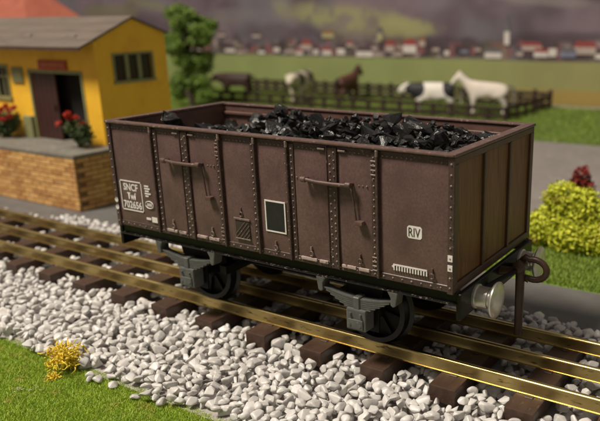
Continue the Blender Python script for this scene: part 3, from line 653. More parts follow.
for xw in (-3.6, 3.6):
    MB().tube([(xw, -2.5, 1.10), (xw, 2.5, 1.10)], .13, 14).build('axle', 'wheel_dark', wagon, smooth=True)
    for s_ in (-1, 1):
        wh = MB().lathe([(s_*1.46, .30), (s_*1.50, .95), (s_*1.56, .95), (s_*1.57, .32), (s_*1.80, .26), (s_*1.82, .10)], (xw, 0, 1.10), 'y', 40).build('wheel', 'wheel_dark', wagon, smooth=True, angle=.5)
        MB().lathe([(s_*1.40, .93), (s_*1.40, 1.22), (s_*1.45, 1.24), (s_*1.52, 1.12), (s_*1.80, 1.095), (s_*1.81, .93), (s_*1.40, .93)], (xw, 0, 1.10), 'y', 48, caps=False).build('tyre', 'wheel_tyre', wh, smooth=True, angle=.5)
        mb = MB()
        for q in range(8):
            t = q*PI/4+.2; mt = Matrix.Translation((xw, s_*1.62, 1.10)) @ Matrix.Rotation(t, 4, 'Y')
            mb.box(.2, .92, -.04, .04, -.055, .055, mt)
        mb.build('spokes', 'wheel_dark', wh)
        # axle guard, box and leaf spring
        ya, yb = sorted((s_*2.28, s_*2.36))
        MB().prism([(xw-.75, 2.35), (xw+.75, 2.35), (xw+.52, 1.6), (xw+.50, .66), (xw-.50, .66), (xw-.52, 1.6)], 'y', ya, yb).build('axle_guard', 'wheel_dark', wagon, bevel=.01)
        ya, yb = sorted((s_*2.36, s_*2.86))
        ab = MB().box(xw-.35, xw+.35, ya, yb, .82, 1.52).build('axle_box', 'spring_grey', wagon, bevel=.05, seg=2)
        ya, yb = sorted((s_*2.85, s_*2.91))
        mb = MB().box(xw-.27, xw+.27, ya, yb, .89, 1.20); mb.build('cover', 'spring_grey', ab, bevel=.025, seg=2)
        mb = MB()
        for q in (-.18, .18): 
            for zq in (1.02, 1.36): mb.lathe([(s_*2.85, .05), (s_*2.93, .045)], (xw+q, 0, zq), 'y', 8)
        mb.build('bolts', 'spring_grey', ab)
        # leaf spring: leaves of falling length, ends up
        base = empty('leaf_spring'); base.parent = wagon
        for q in range(7):
            hl = 1.30-q*.165; pts_t, pts_b = [], []
            for k in range(13):
                u = -1+2*k/12; xx = u*hl; zz = 1.96-q*.060 + .20*(xx/1.3)**2 - .14 + .02
                pts_t.append((xw+xx, zz)); pts_b.append((xw+xx, zz-.048))
            ya, yb = sorted((s_*2.50, s_*2.78))
            MB().prism(pts_t+pts_b[::-1], 'y', ya, yb).build('leaf', 'spring_grey', base)
        ya, yb = sorted((s_*2.46, s_*2.83)); MB().box(xw-.11, xw+.11, ya, yb, 1.36, 1.90).build('buckle', 'spring_grey', base, bevel=.025)
        for e in (-1, 1):
            xe = xw+e*1.30; ya, yb = sorted((s_*2.44, s_*2.84))
            MB().prism([(xe+p*e, q) for p, q in ((-.20, 2.33), (.16, 2.33), (.12, 2.12), (.09, 1.90), (.0, 1.84), (-.09, 1.90), (-.08, 2.12))], 'y', ya, yb).build('spring_hanger', 'spring_grey', base, bevel=.03, seg=2)
# brake rigging under the floor
rig = MB().tube([(-2.4, -1.2, 1.5), (2.4, -1.2, 1.5)], .05, 8); rig.box(-.5, .5, -.8, .8, 1.9, 2.55); rig.box(-2.6, -2.3, -2.2, 2.2, 1.3, 1.6); rig.box(2.3, 2.6, -2.2, 2.2, 1.3, 1.6)
rig.build('brake_rigging', 'black_frame', wagon)
# coupling
cp = MB().tube([(7.02, 0, 2.45), (7.35, 0, 2.52), (7.62, 0, 2.66)], [.13, .11, .10], 10).build('coupling', 'coupling_brown', wagon, smooth=True)
MB().tube([(7.66, 0, 2.82), (7.67, 0, 2.6), (7.68, 0, 1.4), (7.68, 0, .50)], [.12, .145, .135, .125], 12).build('drop_rod', 'coupling_brown', cp, smooth=True)
MB().lathe([(-.16, .16), (-.13, .20), (.13, .20), (.16, .16)], (7.66, 0, 2.72), 'y', 16).build('pivot', 'coupling_brown', cp, smooth=True)
loop = []
for k in range(15):
    t = PI*.62-k*PI*1.30/14; loop.append((8.04+.40*math.cos(t), .12, 2.64+.32*math.sin(t)))
loop = [(7.66, .10, 2.86), (7.80, .11, 3.00)] + loop + [(7.88, .10, 2.30), (7.72, .08, 2.36)]
MB().tube(loop, .10, 10).build('loop', 'coupling_brown', cp, smooth=True, angle=2)
MB().tube([(7.02, -1.1, 2.30), (7.25, -.6, 2.42), (7.6, -.1, 2.62)], .07, 8).build('stay', 'black_frame', cp, smooth=True)
MB().tube([(7.02, 1.1, 2.30), (7.25, .6, 2.42), (7.6, .1, 2.62)], .07, 8).build('stay', 'black_frame', cp, smooth=True)

# ------------------------------------------------------------------ coal
coal = empty('coal_load', (0, 0, 5.4), label='heap of black coal lumps inside the brown wagon', cat='coal')
def bedh(x, y): return 5.58 + 0.22*sm(-5, -1, x) + .10*np.sin(x*1.3+.4)*np.cos(y*1.1)
cx_, cy2 = np.meshgrid(np.linspace(-6.6, 6.6, 67), np.linspace(-2.7, 2.7, 28))
v = np.stack([cx_.ravel(), cy2.ravel(), bedh(cx_, cy2).ravel()-5.4], 1); ii, jj = np.meshgrid(np.arange(66), np.arange(27)); q0 = (jj*67+ii).ravel()
link('load_bed', npmesh('load_bed', v, np.stack([q0, q0+1, q0+68, q0+67], 1), 'coal_bed', True), coal)
cr2 = np.random.default_rng(5); RES2 = .06; CX0, CY0 = -6.9, -2.9; HC = np.zeros((230, 97))
ggx = CX0+(np.arange(230)+.5)*RES2; ggy = CY0+(np.arange(97)+.5)*RES2
HC[:] = bedh(ggx[:, None], ggy[None, :])
HC[(ggx < -6.62) | (ggx > 6.62), :] = 9; HC[:, (ggy < -2.66) | (ggy > 2.66)] = 9
def heap(x, y):
    h = 6.02 + .42*sm(-4.8, -2.6, x) + .10*math.sin(x*2.1) + .12*math.cos(y*1.7+x)
    h += -.05 + .34*math.exp(-((x-1.0)/.9)**2-((y-.9)/.8)**2) + .40*math.exp(-((x-2.5)/.75)**2-((y-1.1)/.7)**2) + .25*math.exp(-((x+1.6)/1.0)**2-((y-1.2)/.8)**2) + .18*math.exp(-((x-4.8)/.9)**2-((y+.5)/1.2)**2)
    return h
cvar = [hull(cr2, int(cr2.integers(13, 20)), .0, 1, .40, 0, .055) for _ in range(14)]; cmesh = [npmesh('coal_lump', v, f, 'coal', False) for v, f in cvar]
lumps = []
spots = [(cr2.uniform(-6.3, 6.3), cr2.uniform(-2.4, 2.4), 0) for _ in range(2200)]
spots = [(-5.45, -1.05, .54), (-5.9, -.6, .40), (-4.3, 1.5, .35)] + [(cr2.uniform(-4.8, 6), cr2.uniform(-2.2, 2.2), cr2.uniform(.36, .56)) for _ in range(40)] + spots
for (x, y, big) in spots:
    if x < -5.2 and not big and cr2.random() > .5: continue
    a = big or cr2.choice([cr2.uniform(.10, .20), cr2.uniform(.26, .52)], p=[.35, .65]); b_ = a*cr2.uniform(.65, .95); c = a*cr2.uniform(.55, .85); th = cr2.uniform(0, PI)
    R_ = int(a/RES2)+1; i, j = int((x-CX0)/RES2), int((y-CY0)/RES2)
    if i-R_ < 0 or j-R_ < 0 or i+R_+1 > 230 or j+R_+1 > 97: continue
    oy, ox = np.meshgrid(np.arange(-R_, R_+1)*RES2, np.arange(-R_, R_+1)*RES2); ct, st = math.cos(th), math.sin(th)
    rr = ((ox*ct+oy*st)/a)**2 + ((-ox*st+oy*ct)/b_)**2; ok = rr < 1; prf = np.where(ok, c*np.sqrt(np.clip(1-rr, 0, 1)), -9)
    sl = HC[i-R_:i+R_+1, j-R_:j+R_+1]; zc = np.percentile((sl+prf)[ok], 88)
    if big == .54: zc = 6.36
    if (sl[ok] > 8).any(): continue
    lim = heap(x, y) + (9 if big == .54 else (.22 if big else 0))
    if zc + c*.5 > lim: continue
    np.copyto(sl, np.where(ok, np.maximum(sl, zc+prf*.9), sl)); lumps.append((x, y, zc, a, b_, c, th))
lumps.sort(key=lambda l: -(l[2]+l[5])*1.0 - l[3]*2)
for (x, y, zc, a, b_, c, th) in lumps[:298]:
    o = link('coal_lump', cmesh[int(cr2.integers(14))], coal, (x, y, zc-5.4), (cr2.normal(0, .3), cr2.normal(0, .3), th)); o.scale = (a*1.1, b_*1.1, c*1.15)
V, F, n0 = [], [], 0
for (x, y, zc, a, b_, c, th) in lumps[298:]:
    v, f = cvar[int(cr2.integers(14))]; v = (v*np.array([a, b_, c])*1.1) @ np.array(Matrix.Rotation(th, 3, 'Z')).T + (x, y, zc-5.4); V.append(v); F.append(f+n0); n0 += len(v)
if V: tag(link('small_coal', npmesh('small_coal', np.concatenate(V), np.concatenate(F), 'coal'), coal), kind='stuff')
print('coal', len(lumps))

# ------------------------------------------------------------------ loading platform of brick
PX, PY, PZ = -21.6, 5.55, 2.42
plat = empty('loading_platform', (PX, PY, -1.0), label='orange brick loading platform with grey deck beside the track', cat='platform')
MB().box(-48, PX-.07, PY+.07, 16.5, -.98, 2.20).build('core', 'mortar', plat)
MB().box(-48, PX+.06, PY-.06, 16.5, 2.20, PZ).build('deck', 'deck_grey', plat, bevel=.04, seg=2)
nrow, bh = 11, (2.19+.98)/11
bmv = [MB().box(-.43, .43, -.07, .07, -bh/2+.022, bh/2-.022).mesh('brick', 'brick', bevel=.02), MB().box(-.20, .20, -.07, .07, -bh/2+.022, bh/2-.022).mesh('brick', 'brick', bevel=.02)]
for r_ in range(nrow):
    zc = -.97+bh*(r_+.5)
    xx = PX-.45-(.45 if r_ % 2 else 0)
    if r_ % 2: link('brick', bmv[1], plat, (-.22, .035, zc+1.0))
    while xx > -33.5:
        link('brick', bmv[0], plat, (xx-PX, .05+random.uniform(-.025, .012), zc+1.0), (0, random.uniform(-.01, .01), 0)); xx -= .90
    yy = PY+.58+(.45 if r_ % 2 else 0)
    while yy < 10.2:
        link('brick', bmv[0], plat, (-.05+random.uniform(-.012, .02), yy-PY, zc+1.0), (0, 0, PI/2)); yy += .90

# ------------------------------------------------------------------ yellow goods shed
HX, HY0, HY1 = -22.54, 8.54, 14.0; EV, RG = 8.72, 9.98; HXL = -42.0
shed = empty('goods_shed', (HX, HY0, PZ), label='yellow goods shed with grey roof standing on the brick platform', cat='shed')
T = .25
wmb = MB()
DX0, DX1, DZ = -29.35, -24.15, 6.70; WX0, WX1, WZ0, WZ1 = -34.6, -31.95, 5.0, 6.95
wmb.box(DX1, HX, HY0, HY0+T, PZ, EV); wmb.box(DX0, DX1, HY0, HY0+T, DZ, EV); wmb.box(WX1, DX0, HY0, HY0+T, PZ, EV)
wmb.box(WX0, WX1, HY0, HY0+T, PZ, WZ0); wmb.box(WX0, WX1, HY0, HY0+T, WZ1, EV); wmb.box(HXL, WX0, HY0, HY0+T, PZ, EV)
wmb.build('front_wall', 'yellow_wall', shed)
g = MB(); GY0, GY1, GZ0, GZ1 = 9.86, 12.74, 6.26, 7.82; ym = 11.45; EVB = 9.06
rz = lambda y: RG-(RG-EV)*(ym-y)/(ym-HY0) if y < ym else RG-(RG-EVB)*(y-ym)/(HY1-ym)
g.prism([(HY0+T, PZ), (GY0, PZ), (GY0, rz(GY0)), (HY0+T, rz(HY0+T))], 'x', HX-T, HX); g.prism([(GY1, PZ), (HY1, PZ), (HY1, EVB), (GY1, rz(GY1))], 'x', HX-T, HX)
g.prism([(GY0, PZ), (GY1, PZ), (GY1, GZ0), (GY0, GZ0)], 'x', HX-T, HX); g.prism([(GY0, GZ1), (GY1, GZ1), (GY1, rz(GY1)), (ym, RG), (GY0, rz(GY0))], 'x', HX-T, HX)
g.build('gable_wall', 'yellow_wall', shed)
MB().box(HXL, HX-T, HY1-T, HY1, PZ, EVB-.02).build('rear_wall', 'yellow_wall', shed); MB().box(HXL, HXL+T, HY0+T, HY1-T, PZ, EV).build('gable_wall', 'yellow_wall', shed)
MB().box(HXL, HX-.3, HY0+.9, HY0+1.0, PZ, EV).build('dark_interior_sheet', 'dark_inside', shed)  # added near-black sheet: unlit interior seen through the doorway
MB().box(HX-1.4, HX-1.3, HY0+1.05, HY1-.3, PZ, EV).build('dark_interior_sheet', 'dark_inside', shed)  # added near-black sheet: unlit interior behind the gable window
def slope(y0, z0, y1, z1, th, xa, xb, mb):
    mb.add([(xa, y0, z0), (xb, y0, z0), (xb, y1, z1), (xa, y1, z1), (xa, y0, z0+th), (xb, y0, z0+th), (xb, y1, z1+th), (xa, y1, z1+th)], [(0,3,2,1),(4,5,6,7),(0,1,5,4),(1,2,6,5),(2,3,7,6),(3,0,4,7)]); return mb
eo = 1.08; sl_ = (RG-EV)/(ym-HY0)
roof = slope(HY0-eo, EV-eo*sl_+.02, ym, RG+.02, .10, HXL-.3, HX+.16, MB()); slope(HY1+.3, EVB-.3*(RG-EVB)/(HY1-ym)+.02, ym, RG+.02, .10, HXL-.3, HX+.16, roof)
roof = roof.build('roof', 'roof_felt', shed)
ny_ = 4
for q in range(ny_):                                               # overlapping felt strips
    ya = HY0-eo-.03+q*(ym-HY0+eo)/ny_; yb = ya+(ym-HY0+eo)/ny_+.06
    za = lambda y: EV+(y-HY0)*sl_+.125
    slope(ya, za(ya)+.02, yb, za(yb)-.006, .03, HXL-.34, HX+.19, MB()).build('felt_strip', 'roof_felt', roof)
for (xa, ya, a) in ((-29.9, 8.6, .2), (-25.3, 8.55, .15)):
    slope(ya, za(ya)+.05, ya+.25, za(ya+.25)+.16, .02, xa, xa+1.0, MB()).build('lifted_patch', 'roof_felt', roof)
MB().box(HXL-.3, HX+.17, HY0-eo-.06, HY0-eo, EV-eo*sl_-.06, EV-eo*sl_+.10).build('fascia', 'end_frame', roof)
def frame(mb, x0, x1, z0, z1, w_, y0, y1):
    mb.box(x0-w_, x0, y0, y1, z0-w_, z1+w_); mb.box(x1, x1+w_, y0, y1, z0-w_, z1+w_); mb.box(x0, x1, y0, y1, z1, z1+w_); return mb
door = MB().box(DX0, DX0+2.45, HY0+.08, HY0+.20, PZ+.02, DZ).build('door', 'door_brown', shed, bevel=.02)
for q in range(5): MB().box(DX0+.03+q*.485, DX0+.49+q*.485, HY0+.05, HY0+.079, PZ+.05, DZ-.03).build('board', 'door_brown', door, bevel=.02)
MB().tube([(DX0+2.25, HY0, 4.3), (DX0+2.25, HY0-.06, 4.5), (DX0+2.25, HY0, 4.7)], .04, 6).build('handle', 'black_frame', door)
frame(MB(), DX0, DX1, PZ+.2, DZ, .2, HY0-.06, HY0+.06).build('door_frame', 'trim_green', shed, bevel=.02)
wf = frame(MB(), WX0, WX1, WZ0, WZ1, .18, HY0-.07, HY0+.05); wf.box(WX0-.25, WX1+.25, HY0-.12, HY0+.04, WZ0-.2, WZ0)
win = MB().box(WX0, WX1, HY0+.10, HY0+.14, WZ0, WZ1).build('window', 'pane_glass', shed); wf.build('frame', 'trim_green', win)
mb = MB(); mb.box((WX0+WX1)/2-.07, (WX0+WX1)/2+.07, HY0+.02, HY0+.10, WZ0, WZ1); mb.box(WX0, WX1, HY0+.03, HY0+.095, 6.30, 6.42); mb.box(WX1-.62, WX1-.52, HY0+.03, HY0+.095, WZ0, WZ1); mb.build('glazing_bars', 'trim_green', win)
gw = MB().box(HX-.16, HX-.12, GY0, GY1, GZ0, GZ1).build('window', 'pane_glass', shed)
mb = MB(); mb.box(HX-.05, HX+.06, GY0-.14, GY0, GZ0-.14, GZ1+.12); mb.box(HX-.05, HX+.06, GY1, GY1+.14, GZ0-.14, GZ1+.12); mb.box(HX-.05, HX+.06, GY0, GY1, GZ1, GZ1+.12); mb.box(HX-.05, HX+.09, GY0-.2, GY1+.2, GZ0-.17, GZ0-.0); mb.build('frame', 'trim_green', gw)
mb = MB()
for q in (1, 2): yq = GY0+(GY1-GY0)*q/3; mb.box(HX-.12, HX-.01, yq-.13, yq+.13, GZ0, GZ1)
mb.build('glazing_bars', 'trim_green', gw)
sh = MB().box(-31.30, -30.10, HY0-.10, HY0-.01, 5.98, 7.0).build('shutter', 'trim_green', shed, bevel=.02)
for q in range(5): MB().box(-31.18, -30.22, HY0-.13, HY0-.099, 6.06+q*.18, 6.19+q*.18).build('slat', 'trim_green', sh)
MB().box(-30.5, DX0-.21, HY0-.30, HY0-.005, PZ, 3.86).build('plinth', 'trim_green', shed, bevel=.03)
sg = MB().box(-28.2, -25.3, HY0-.12, HY0-.01, 6.96, 7.52).build('name_board', 'sign_red', shed, bevel=.02)
mb = MB(); xx = -27.85
for wq in (.2, .26, .14, .24, .2, .28, .16, .22): mb.box(xx, xx+wq, HY0-.13, HY0-.118, 7.12+random.uniform(-.02, .02), 7.36); xx += wq+.08
mb.build('worn_letters', 'sign_letter', sg)

# red-roofed house behind the shed
rh = empty('red_roofed_house', (-95, 40, -1.0), label='house with salmon red tiled roof rising behind the yellow shed', cat='house')
MB().box(-118, -73.2, 36.6, 43.2, -1.0, 9.79).build('wall', 'cream_wall', rh)
rr_ = MB().add([(-120, 35.5, 9.8), (-71.6, 35.5, 9.8), (-71.6, 44, 9.8), (-120, 44, 9.8), (-116, 40, 15.5), (-78.5, 40, 15.5)], [(0, 1, 5, 4), (1, 2, 5), (2, 3, 4, 5), (3, 0, 4), (0, 3, 2, 1)]).build('roof', 'red_roof', rh)
for q in range(3): MB().box(-108+q*10, -104+q*10, 36.5, 36.59, 4, 7.5).build('window', 'pane_glass', rh)

# ------------------------------------------------------------------ plants
def leaf_cloud(n, blobs, size, r, flat=.0, shell=.35):
    """leaf faces spread through the volume of ellipsoids; blobs: (cx,cy,cz,rx,ry,rz)"""
    vol = np.array([b_[3]*b_[4]*b_[5] for b_ in blobs])**.75; pick = r.choice(len(blobs), n, p=vol/vol.sum())
    B = np.array(blobs)[pick]; d = r.normal(size=(n, 3)); d /= np.linalg.norm(d, axis=1)[:, None]
    rad = 1-shell*r.random(n)**1.3*1.6; rad = np.clip(rad, .1, 1.0)*r.uniform(.88, 1.10, n)
    c = B[:, :3]+d*rad[:, None]*B[:, 3:]
    nrm = d*.7+r.normal(size=(n, 3))*.6; nrm /= np.linalg.norm(nrm, axis=1)[:, None]
    u = np.cross(nrm, r.normal(size=(n, 3))); u /= np.linalg.norm(u, axis=1)[:, None]; v = np.cross(nrm, u)
    s = size*r.uniform(.6, 1.4, n)[:, None]
    V_ = np.stack([c-u*s, c+v*s*.55+nrm*s*.15, c+u*s, c-v*s*.55+nrm*s*.15], 1).reshape(-1, 3); i = np.arange(n)*4
    return V_, np.stack([i, i+1, i+2, i+3], 1)
def flower_shrub(loc, rx, h, label, seed):
    r = np.random.default_rng(seed); t = empty('flowering_shrub', loc, label=label, cat='shrub', group='red flowering shrubs on the platform')
    bl = [(r.uniform(-.5, .5)*rx, r.uniform(-.4, .4)*rx*.7, h*r.uniform(.25, .6), rx*r.uniform(.4, .62), rx*.45, h*.28) for _ in range(9)]
    v, f = leaf_cloud(1500, bl, .11, r); v[:, 2] = np.maximum(v[:, 2], .01); link('foliage', npmesh('foliage', v, f, 'leaf_dark'), t)
    fl = []
    for _ in range(11): fl.append((r.uniform(-.85, .7)*rx, r.uniform(-.75, .2)*rx*.8, h*r.uniform(.62, 1.0), .20, .20, .16))
    for q in fl:
        v, f = leaf_cloud(70, [q], .085, r); link('flower_head', npmesh('flower_head', v, f, 'petal_red'), t)
    mb = MB()
    for _ in range(9): a = r.uniform(0, 6.28); mb.tube([(0, 0, 0), (.3*rx*math.cos(a), .3*rx*math.sin(a), h*.35), (.7*rx*math.cos(a), .6*rx*math.sin(a), h*.75)], [.04, .03, .015], 5)
    link('stems', mb.mesh('stems', 'stem'), t)
flower_shrub((-23.6, 7.45, PZ), 1.15, 2.15, 'red flowering shrub at the shed corner right of the doorway', 21)
flower_shrub((-31.6, 7.75, PZ), 1.35, 2.15, 'red flowering shrub left of the brown shed door', 22)

def foam_bush(name, loc, blobs, n, size, m, label, cat, seed):
    r = np.random.default_rng(seed); t = empty(name, loc, label=label, cat=cat)
    v, f = leaf_cloud(n, blobs, size, r, shell=.30); keep = v.reshape(-1, 4, 3)[:, :, 2].min(1) > 0; v = v.reshape(-1, 4, 3)[keep].reshape(-1, 3); f = f[:keep.sum()]
    link('foliage', npmesh('foliage', v, f, m), t)
    mb = MB()
    for b_ in blobs: mb.tube([(b_[0]*.2, b_[1]*.2, 0), (b_[0]*.7, b_[1]*.7, b_[2]*.6), (b_[0], b_[1], b_[2])], [.10, .07, .04], 6)
    link('stems', mb.mesh('stems', 'stem'), t)
foam_bush('yellow_green_bush', (5.35, 13.1, -1.0), [(0, 0, 1.5, 1.5, 1.2, 1.35), (-1.25, -.2, 1.0, .95, .9, .95), (1.2, .1, 1.3, 1.2, 1.0, 1.2), (2.2, 0, .95, 1.0, .9, 1.0), (-.4, -.3, 2.5, .95, .8, .85), (.6, -.2, 2.35, .8, .8, .8), (-1.5, -.5, .45, .55, .5, .5), (.2, -.8, .8, 1.2, .6, .9), (1.5, -.7, .8, 1.0, .6, .8)], 15000, .10, 'bush_yellow', 'bright yellow-green bush on the grass behind the wagon', 'bush', 31)
foam_bush('red_bush', (4.55, 17.3, -1.0), [(0, 0, 2.6, .52, .45, .62), (-.25, 0, 2.15, .42, .4, .5), (.35, 0, 1.9, .42, .4, .6), (0, 0, 1.0, .5, .4, .9)], 1500, .10, 'bush_red', 'small dark red bush behind the yellow-green bush', 'bush', 32)

# straggly yellow plant at the ballast edge
r = np.random.default_rng(41); yp_ = empty('yellow_plant', (-5.35, -7.25, -1.22), label='straggly bright yellow plant at the edge of ballast and lawn', cat='plant')
def strand(p, d, n, step, curl, r0):
    pts = [np.array(p, float)]; d = np.array(d, float)
    for k in range(n):
        d = d+r.normal(0, curl, 3); d /= np.linalg.norm(d); q = pts[-1]+d*step
        if q[2] < .03: q[2] = .03; d[2] = abs(d[2])
        pts.append(q)
    return [tuple(p_) for p_ in pts], [r0*(1-.6*k/n) for k in range(n+1)]
core = np.array([-.22, .62, .52])
for k in range(290):
    if k < 26: p0 = np.array([r.normal(0, .06), r.normal(0, .06), .03]); d = core-p0+r.normal(0, .25, 3)
    else:
        p0 = core+r.normal(0, 1, 3)*np.array([.25, .20, .17]); p0[2] = max(p0[2], .05); d = (p0-core)*np.array([1, 1, 1.0])+r.normal(0, .35, 3)
    d = d/np.linalg.norm(d); pts, rd = strand(p0, d, int(r.integers(5, 8)), .055, .60, r.uniform(.020, .034))
    link('strand', MB().tube(pts, rd, 5).mesh('strand', 'lichen_yellow', smooth=True, angle=3), yp_)
for k, (x, y, lb) in enumerate(((-5.6, -8.3, 'pale dry weed lying in the front lawn left of the yellow plant'), (-5.1, -8.05, 'pale dry weed in the front lawn nearest the yellow plant'))):
    wd = empty('dry_weed', (x, y, -1.2), label=lb, cat='weed', group='pale dry weeds in the lawn')
    mb = MB()
    for q in range(7):
        a = r.uniform(0, 6.28); pts, rd = strand((r.normal(0, .12), r.normal(0, .10), .05), (math.cos(a), math.sin(a), r.uniform(.0, .5)), 4, .045, .7, .012); mb.tube(pts, rd, 4)
    tag(link('sprigs', mb.mesh('sprigs', 'dry_straw'), wd), kind='stuff')

# tree behind the shed
r = np.random.default_rng(51); TL = (-53.2, 44.5, -0.98)
tr = empty('leafy_tree', TL, label='green leafy tree between the yellow shed and the paddock', cat='tree')
mb = MB().tube([(0, 0, 0), (.1, 0, 2.5), (-.1, .1, 5), (.1, 0, 8), (0, 0, 11)], [.42, .36, .30, .2, .08], 8)
limbs = []
for k in range(44):
    a = r.uniform(0, 6.28); up = k < 24; z = r.uniform(6.6, 10.6) if up else r.uniform(1.2, 6.2); l = r.uniform(1.0, 3.3) if up else r.uniform(.9, 2.6)
    e = (l*math.cos(a)+(.4 if up else -.1), l*math.sin(a), z+l*.35); limbs.append(e); mb.tube([(0, 0, z-.6), (e[0]*.5, e[1]*.5, z+l*.1), e], [.15, .10, .04], 6)
link('trunk', mb.mesh('trunk', 'bark'), tr)
bl = [(e[0], e[1], e[2]+r.uniform(-.3, .4), r.uniform(.8, 1.4), r.uniform(.8, 1.4), r.uniform(.6, 1.0)) for e in limbs]
bl += [(-.4, 0, 12.0, 1.4, 1.2, .8), (1.0, 0, 11.4, 1.2, 1.1, .7), (3.4, 0, 8.2, .9, .9, .6), (-3.2, 0, 8.6, .9, .9, .6), (-1.6, 0, 3.6, 1.3, 1.2, .9), (1.3, 0, 3.2, 1.4, 1.2, 1.0), (2.2, 0, 1.8, 1.2, 1.1, .9), (-2.0, 0, 1.6, 1.3, 1.1, .9), (.3, 0, 5.2, 1.0, 1.0, .8), (-.2, 0, 6.6, 1.2, 1.0, .7)]
v, f = leaf_cloud(17000, bl, .21, r, shell=.7); link('crown', npmesh('crown', v, f, 'leaf_tree'), tr)

# ------------------------------------------------------------------ paddock fence
def fence(name, x0, y0, x1, y1, npost, h, rails, label):
    L_ = math.hypot(x1-x0, y1-y0); a = math.atan2(y1-y0, x1-x0)
    t = empty(name, (x0, y0, -1.0), label=label, cat='fence', group='brown wooden fences of the paddock')
    pm = MB().box(-.20, .20, -.18, .18, -.02, h).mesh('post', 'fence_brown', bevel=.03)
    for k in range(npost):
        d = L_*k/(npost-1); o = link('post', pm, t, (d*math.cos(a), d*math.sin(a), 0), (random.uniform(-.05, .05), random.uniform(-.05, .05), a)); o.scale = (1, 1, random.uniform(.92, 1.1))
    for zr in rails:
        rm_ = MB().box(-.15, L_+.15, -.28, -.18, zr-.215, zr+.215).mesh('rail', 'fence_brown', bevel=.02)
        link('rail', rm_, t, (0, 0, random.uniform(-.03, .03)), (0, 0, a))
fence('paddock_fence', -56, 50.4, -13.0, 50.4, 21, 1.55, (.55, 1.30), 'brown wooden paddock fence nearest the wagon, in front of the animals')
fence('paddock_fence', -60, 62.6, -12.4, 62.6, 27, 2.0, (.45, 1.05, 1.65), 'long brown wooden fence behind the animals along the meadow')
fence('paddock_fence', -12.9, 50.7, -12.3, 62.3, 6, 1.75, (.5, 1.35), 'short brown wooden side fence right of the white horse')

# ------------------------------------------------------------------ animals
def skinned(name, chains, m):
    """chains: list of lists of (x,y,z,r); the first vertex of a chain joins the given body vertex when it is an int"""
    vs, rs, es = [], [], []
    for ch in chains:
        prev = None
        for p in ch:
            if isinstance(p, int): prev = p; continue
            vs.append(p[:3]); rs.append(p[3]); i = len(vs)-1
            if prev is not None: es.append((prev, i))
            prev = i
    me = bpy.data.meshes.new('tmp'); me.from_pydata(vs, es, []); o = bpy.data.objects.new('tmp', me); COL.objects.link(o)
    mo = o.modifiers.new('s', 'SKIN'); mo.use_smooth_shade = True
    for i, sv in enumerate(me.skin_vertices[0].data): sv.radius = (rs[i], rs[i]); sv.use_root = (i == 0)
    su = o.modifiers.new('u', 'SUBSURF'); su.levels = 2; su.render_levels = 2
    dg = bpy.context.evaluated_depsgraph_get(); out = bpy.data.meshes.new_from_object(o.evaluated_get(dg)); out.name = name
    bpy.data.objects.remove(o); out.materials.clear(); out.materials.append(M[m] if isinstance(m, str) else m)
    out.polygons.foreach_set('use_smooth', np.ones(len(out.polygons), bool)); return out
def legs(q, front, hind, xf, xh, w_, k):
    ch = []
    for s_ in (-1, 1):
        ch.append([front, (xf, s_*w_, .56, .105*k), (xf+.02, s_*w_, .33, .062*k), (xf+.01, s_*w_, .13, .048*k), (xf+.05, s_*w_, .03, .062*k)])
        ch.append([hind, (xh+.04, s_*w_, .58, .135*k), (xh-.13, s_*w_, .36, .068*k), (xh-.09, s_*w_, .13, .050*k), (xh-.05, s_*w_, .03, .062*k)])
    return ch
def horse(loc, rz, sc_, m, mm, label, neck=0.0):
    t = empty('horse', loc, rz, label=label, cat='horse', group='horses in the paddock'); t.scale = (sc_,)*3
    body = [[(-.58, 0, .88, .27), (-.12, 0, .82, .27), (.32, 0, .84, .29), (.54, 0, .98, .20), (.72, 0, 1.17+neck, .13), (.87, 0, 1.30+neck, .10), (1.01, 0, 1.15+neck, .095), (1.13, 0, .98+neck, .07)],
            [0, (-.80, 0, .84, .21)], [5, (.84, .07, 1.44+neck, .03)], [5, (.84, -.07, 1.44+neck, .03)]] + legs(1, 2, 0, .36, -.55, .14, 1.15)
    link('body', skinned('body', body, m), t)
    link('tail', skinned('tail', [[(-.74, 0, .95, .05), (-.90, 0, .93, .05), (-.97, 0, .78, .06), (-.98, 0, .5, .06), (-.96, 0, .30, .03)]], mm), t)
    link('mane', skinned('mane', [[(.40, 0, 1.10, .05), (.58, 0, 1.19+neck*.8, .06), (.74, 0, 1.31+neck, .055), (.86, 0, 1.40+neck, .04)]], mm), t)
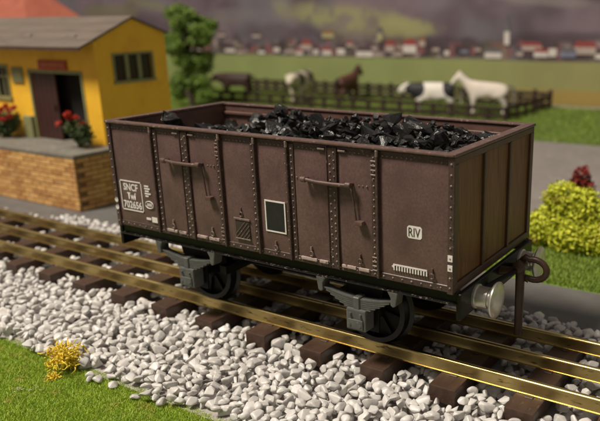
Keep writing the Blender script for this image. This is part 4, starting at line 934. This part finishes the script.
def cow(loc, rz, sc_, m, label, pink='cow_pink'):
    t = empty('cow', loc, rz, label=label, cat='cow', group='cows in the paddock'); t.scale = (sc_,)*3
    body = [[(-.66, 0, .85, .29), (-.15, 0, .79, .33), (.40, 0, .81, .31), (.70, 0, .88, .22), (.92, 0, .94, .17), (1.08, 0, .82, .14), (1.20, 0, .70, .11)],
            [0, (-.88, 0, .86, .24)], [4, (.90, .24, .98, .045)], [4, (.90, -.24, .98, .045)]] + legs(1, 2, 0, .42, -.66, .16, 1.4)
    link('body', skinned('body', body, m), t)
    link('tail', skinned('tail', [[(-.86, 0, .98, .04), (-1.05, 0, .96, .035), (-1.10, 0, .8, .03), (-1.12, 0, .45, .03), (-1.11, 0, .34, .04)]], m), t)
    link('udder', skinned('udder', [[(-.50, 0, .54, .11), (-.38, 0, .55, .09)]], pink), t)
    for s_ in (-1, 1): link('horn', skinned('horn', [[(.93, s_*.08, 1.02, .028), (.97, s_*.13, 1.12, .018), (1.0, s_*.12, 1.16, .008)]], 'horn'), t)
D = math.radians
patch_mat('cow_patched', [((.52, 0, .84), (.40, .6, .34)), ((-.80, 0, .95), (.36, .6, .42))], (0.80, 0.75, 0.68), (0.014, 0.014, 0.018))
patch_mat('cow_patched_calf', [((.45, -.1, .85), (.25, .5, .35)), ((-.4, 0, .9), (.35, .5, .3))], (0.60, 0.54, 0.42), (0.03, 0.025, 0.022))
cow((-23.4, 53.2, -1.0), D(-160), 3.15, 'cow_patched', 'black and white cow standing left of the white horse')
horse((-17.1, 54.2, -1.0), D(-158), 3.35, 'horse_white', 'mane_grey', 'white horse facing left at the right end of the paddock')
horse((-38.4, 58.2, -1.0), D(92), 3.2, 'horse_brown', 'mane_dark', 'brown horse standing behind the middle of the fence')
cow((-44.2, 55.5, -1.0), D(-72), 3.6, 'cow_patched_calf', 'pale patched cow facing the wagon left of the brown horse')
cow((-57.0, 56.5, -1.0), D(-165), 3.0, 'cow_brown', 'dark brown cow beside the leafy tree at the left of the paddock')
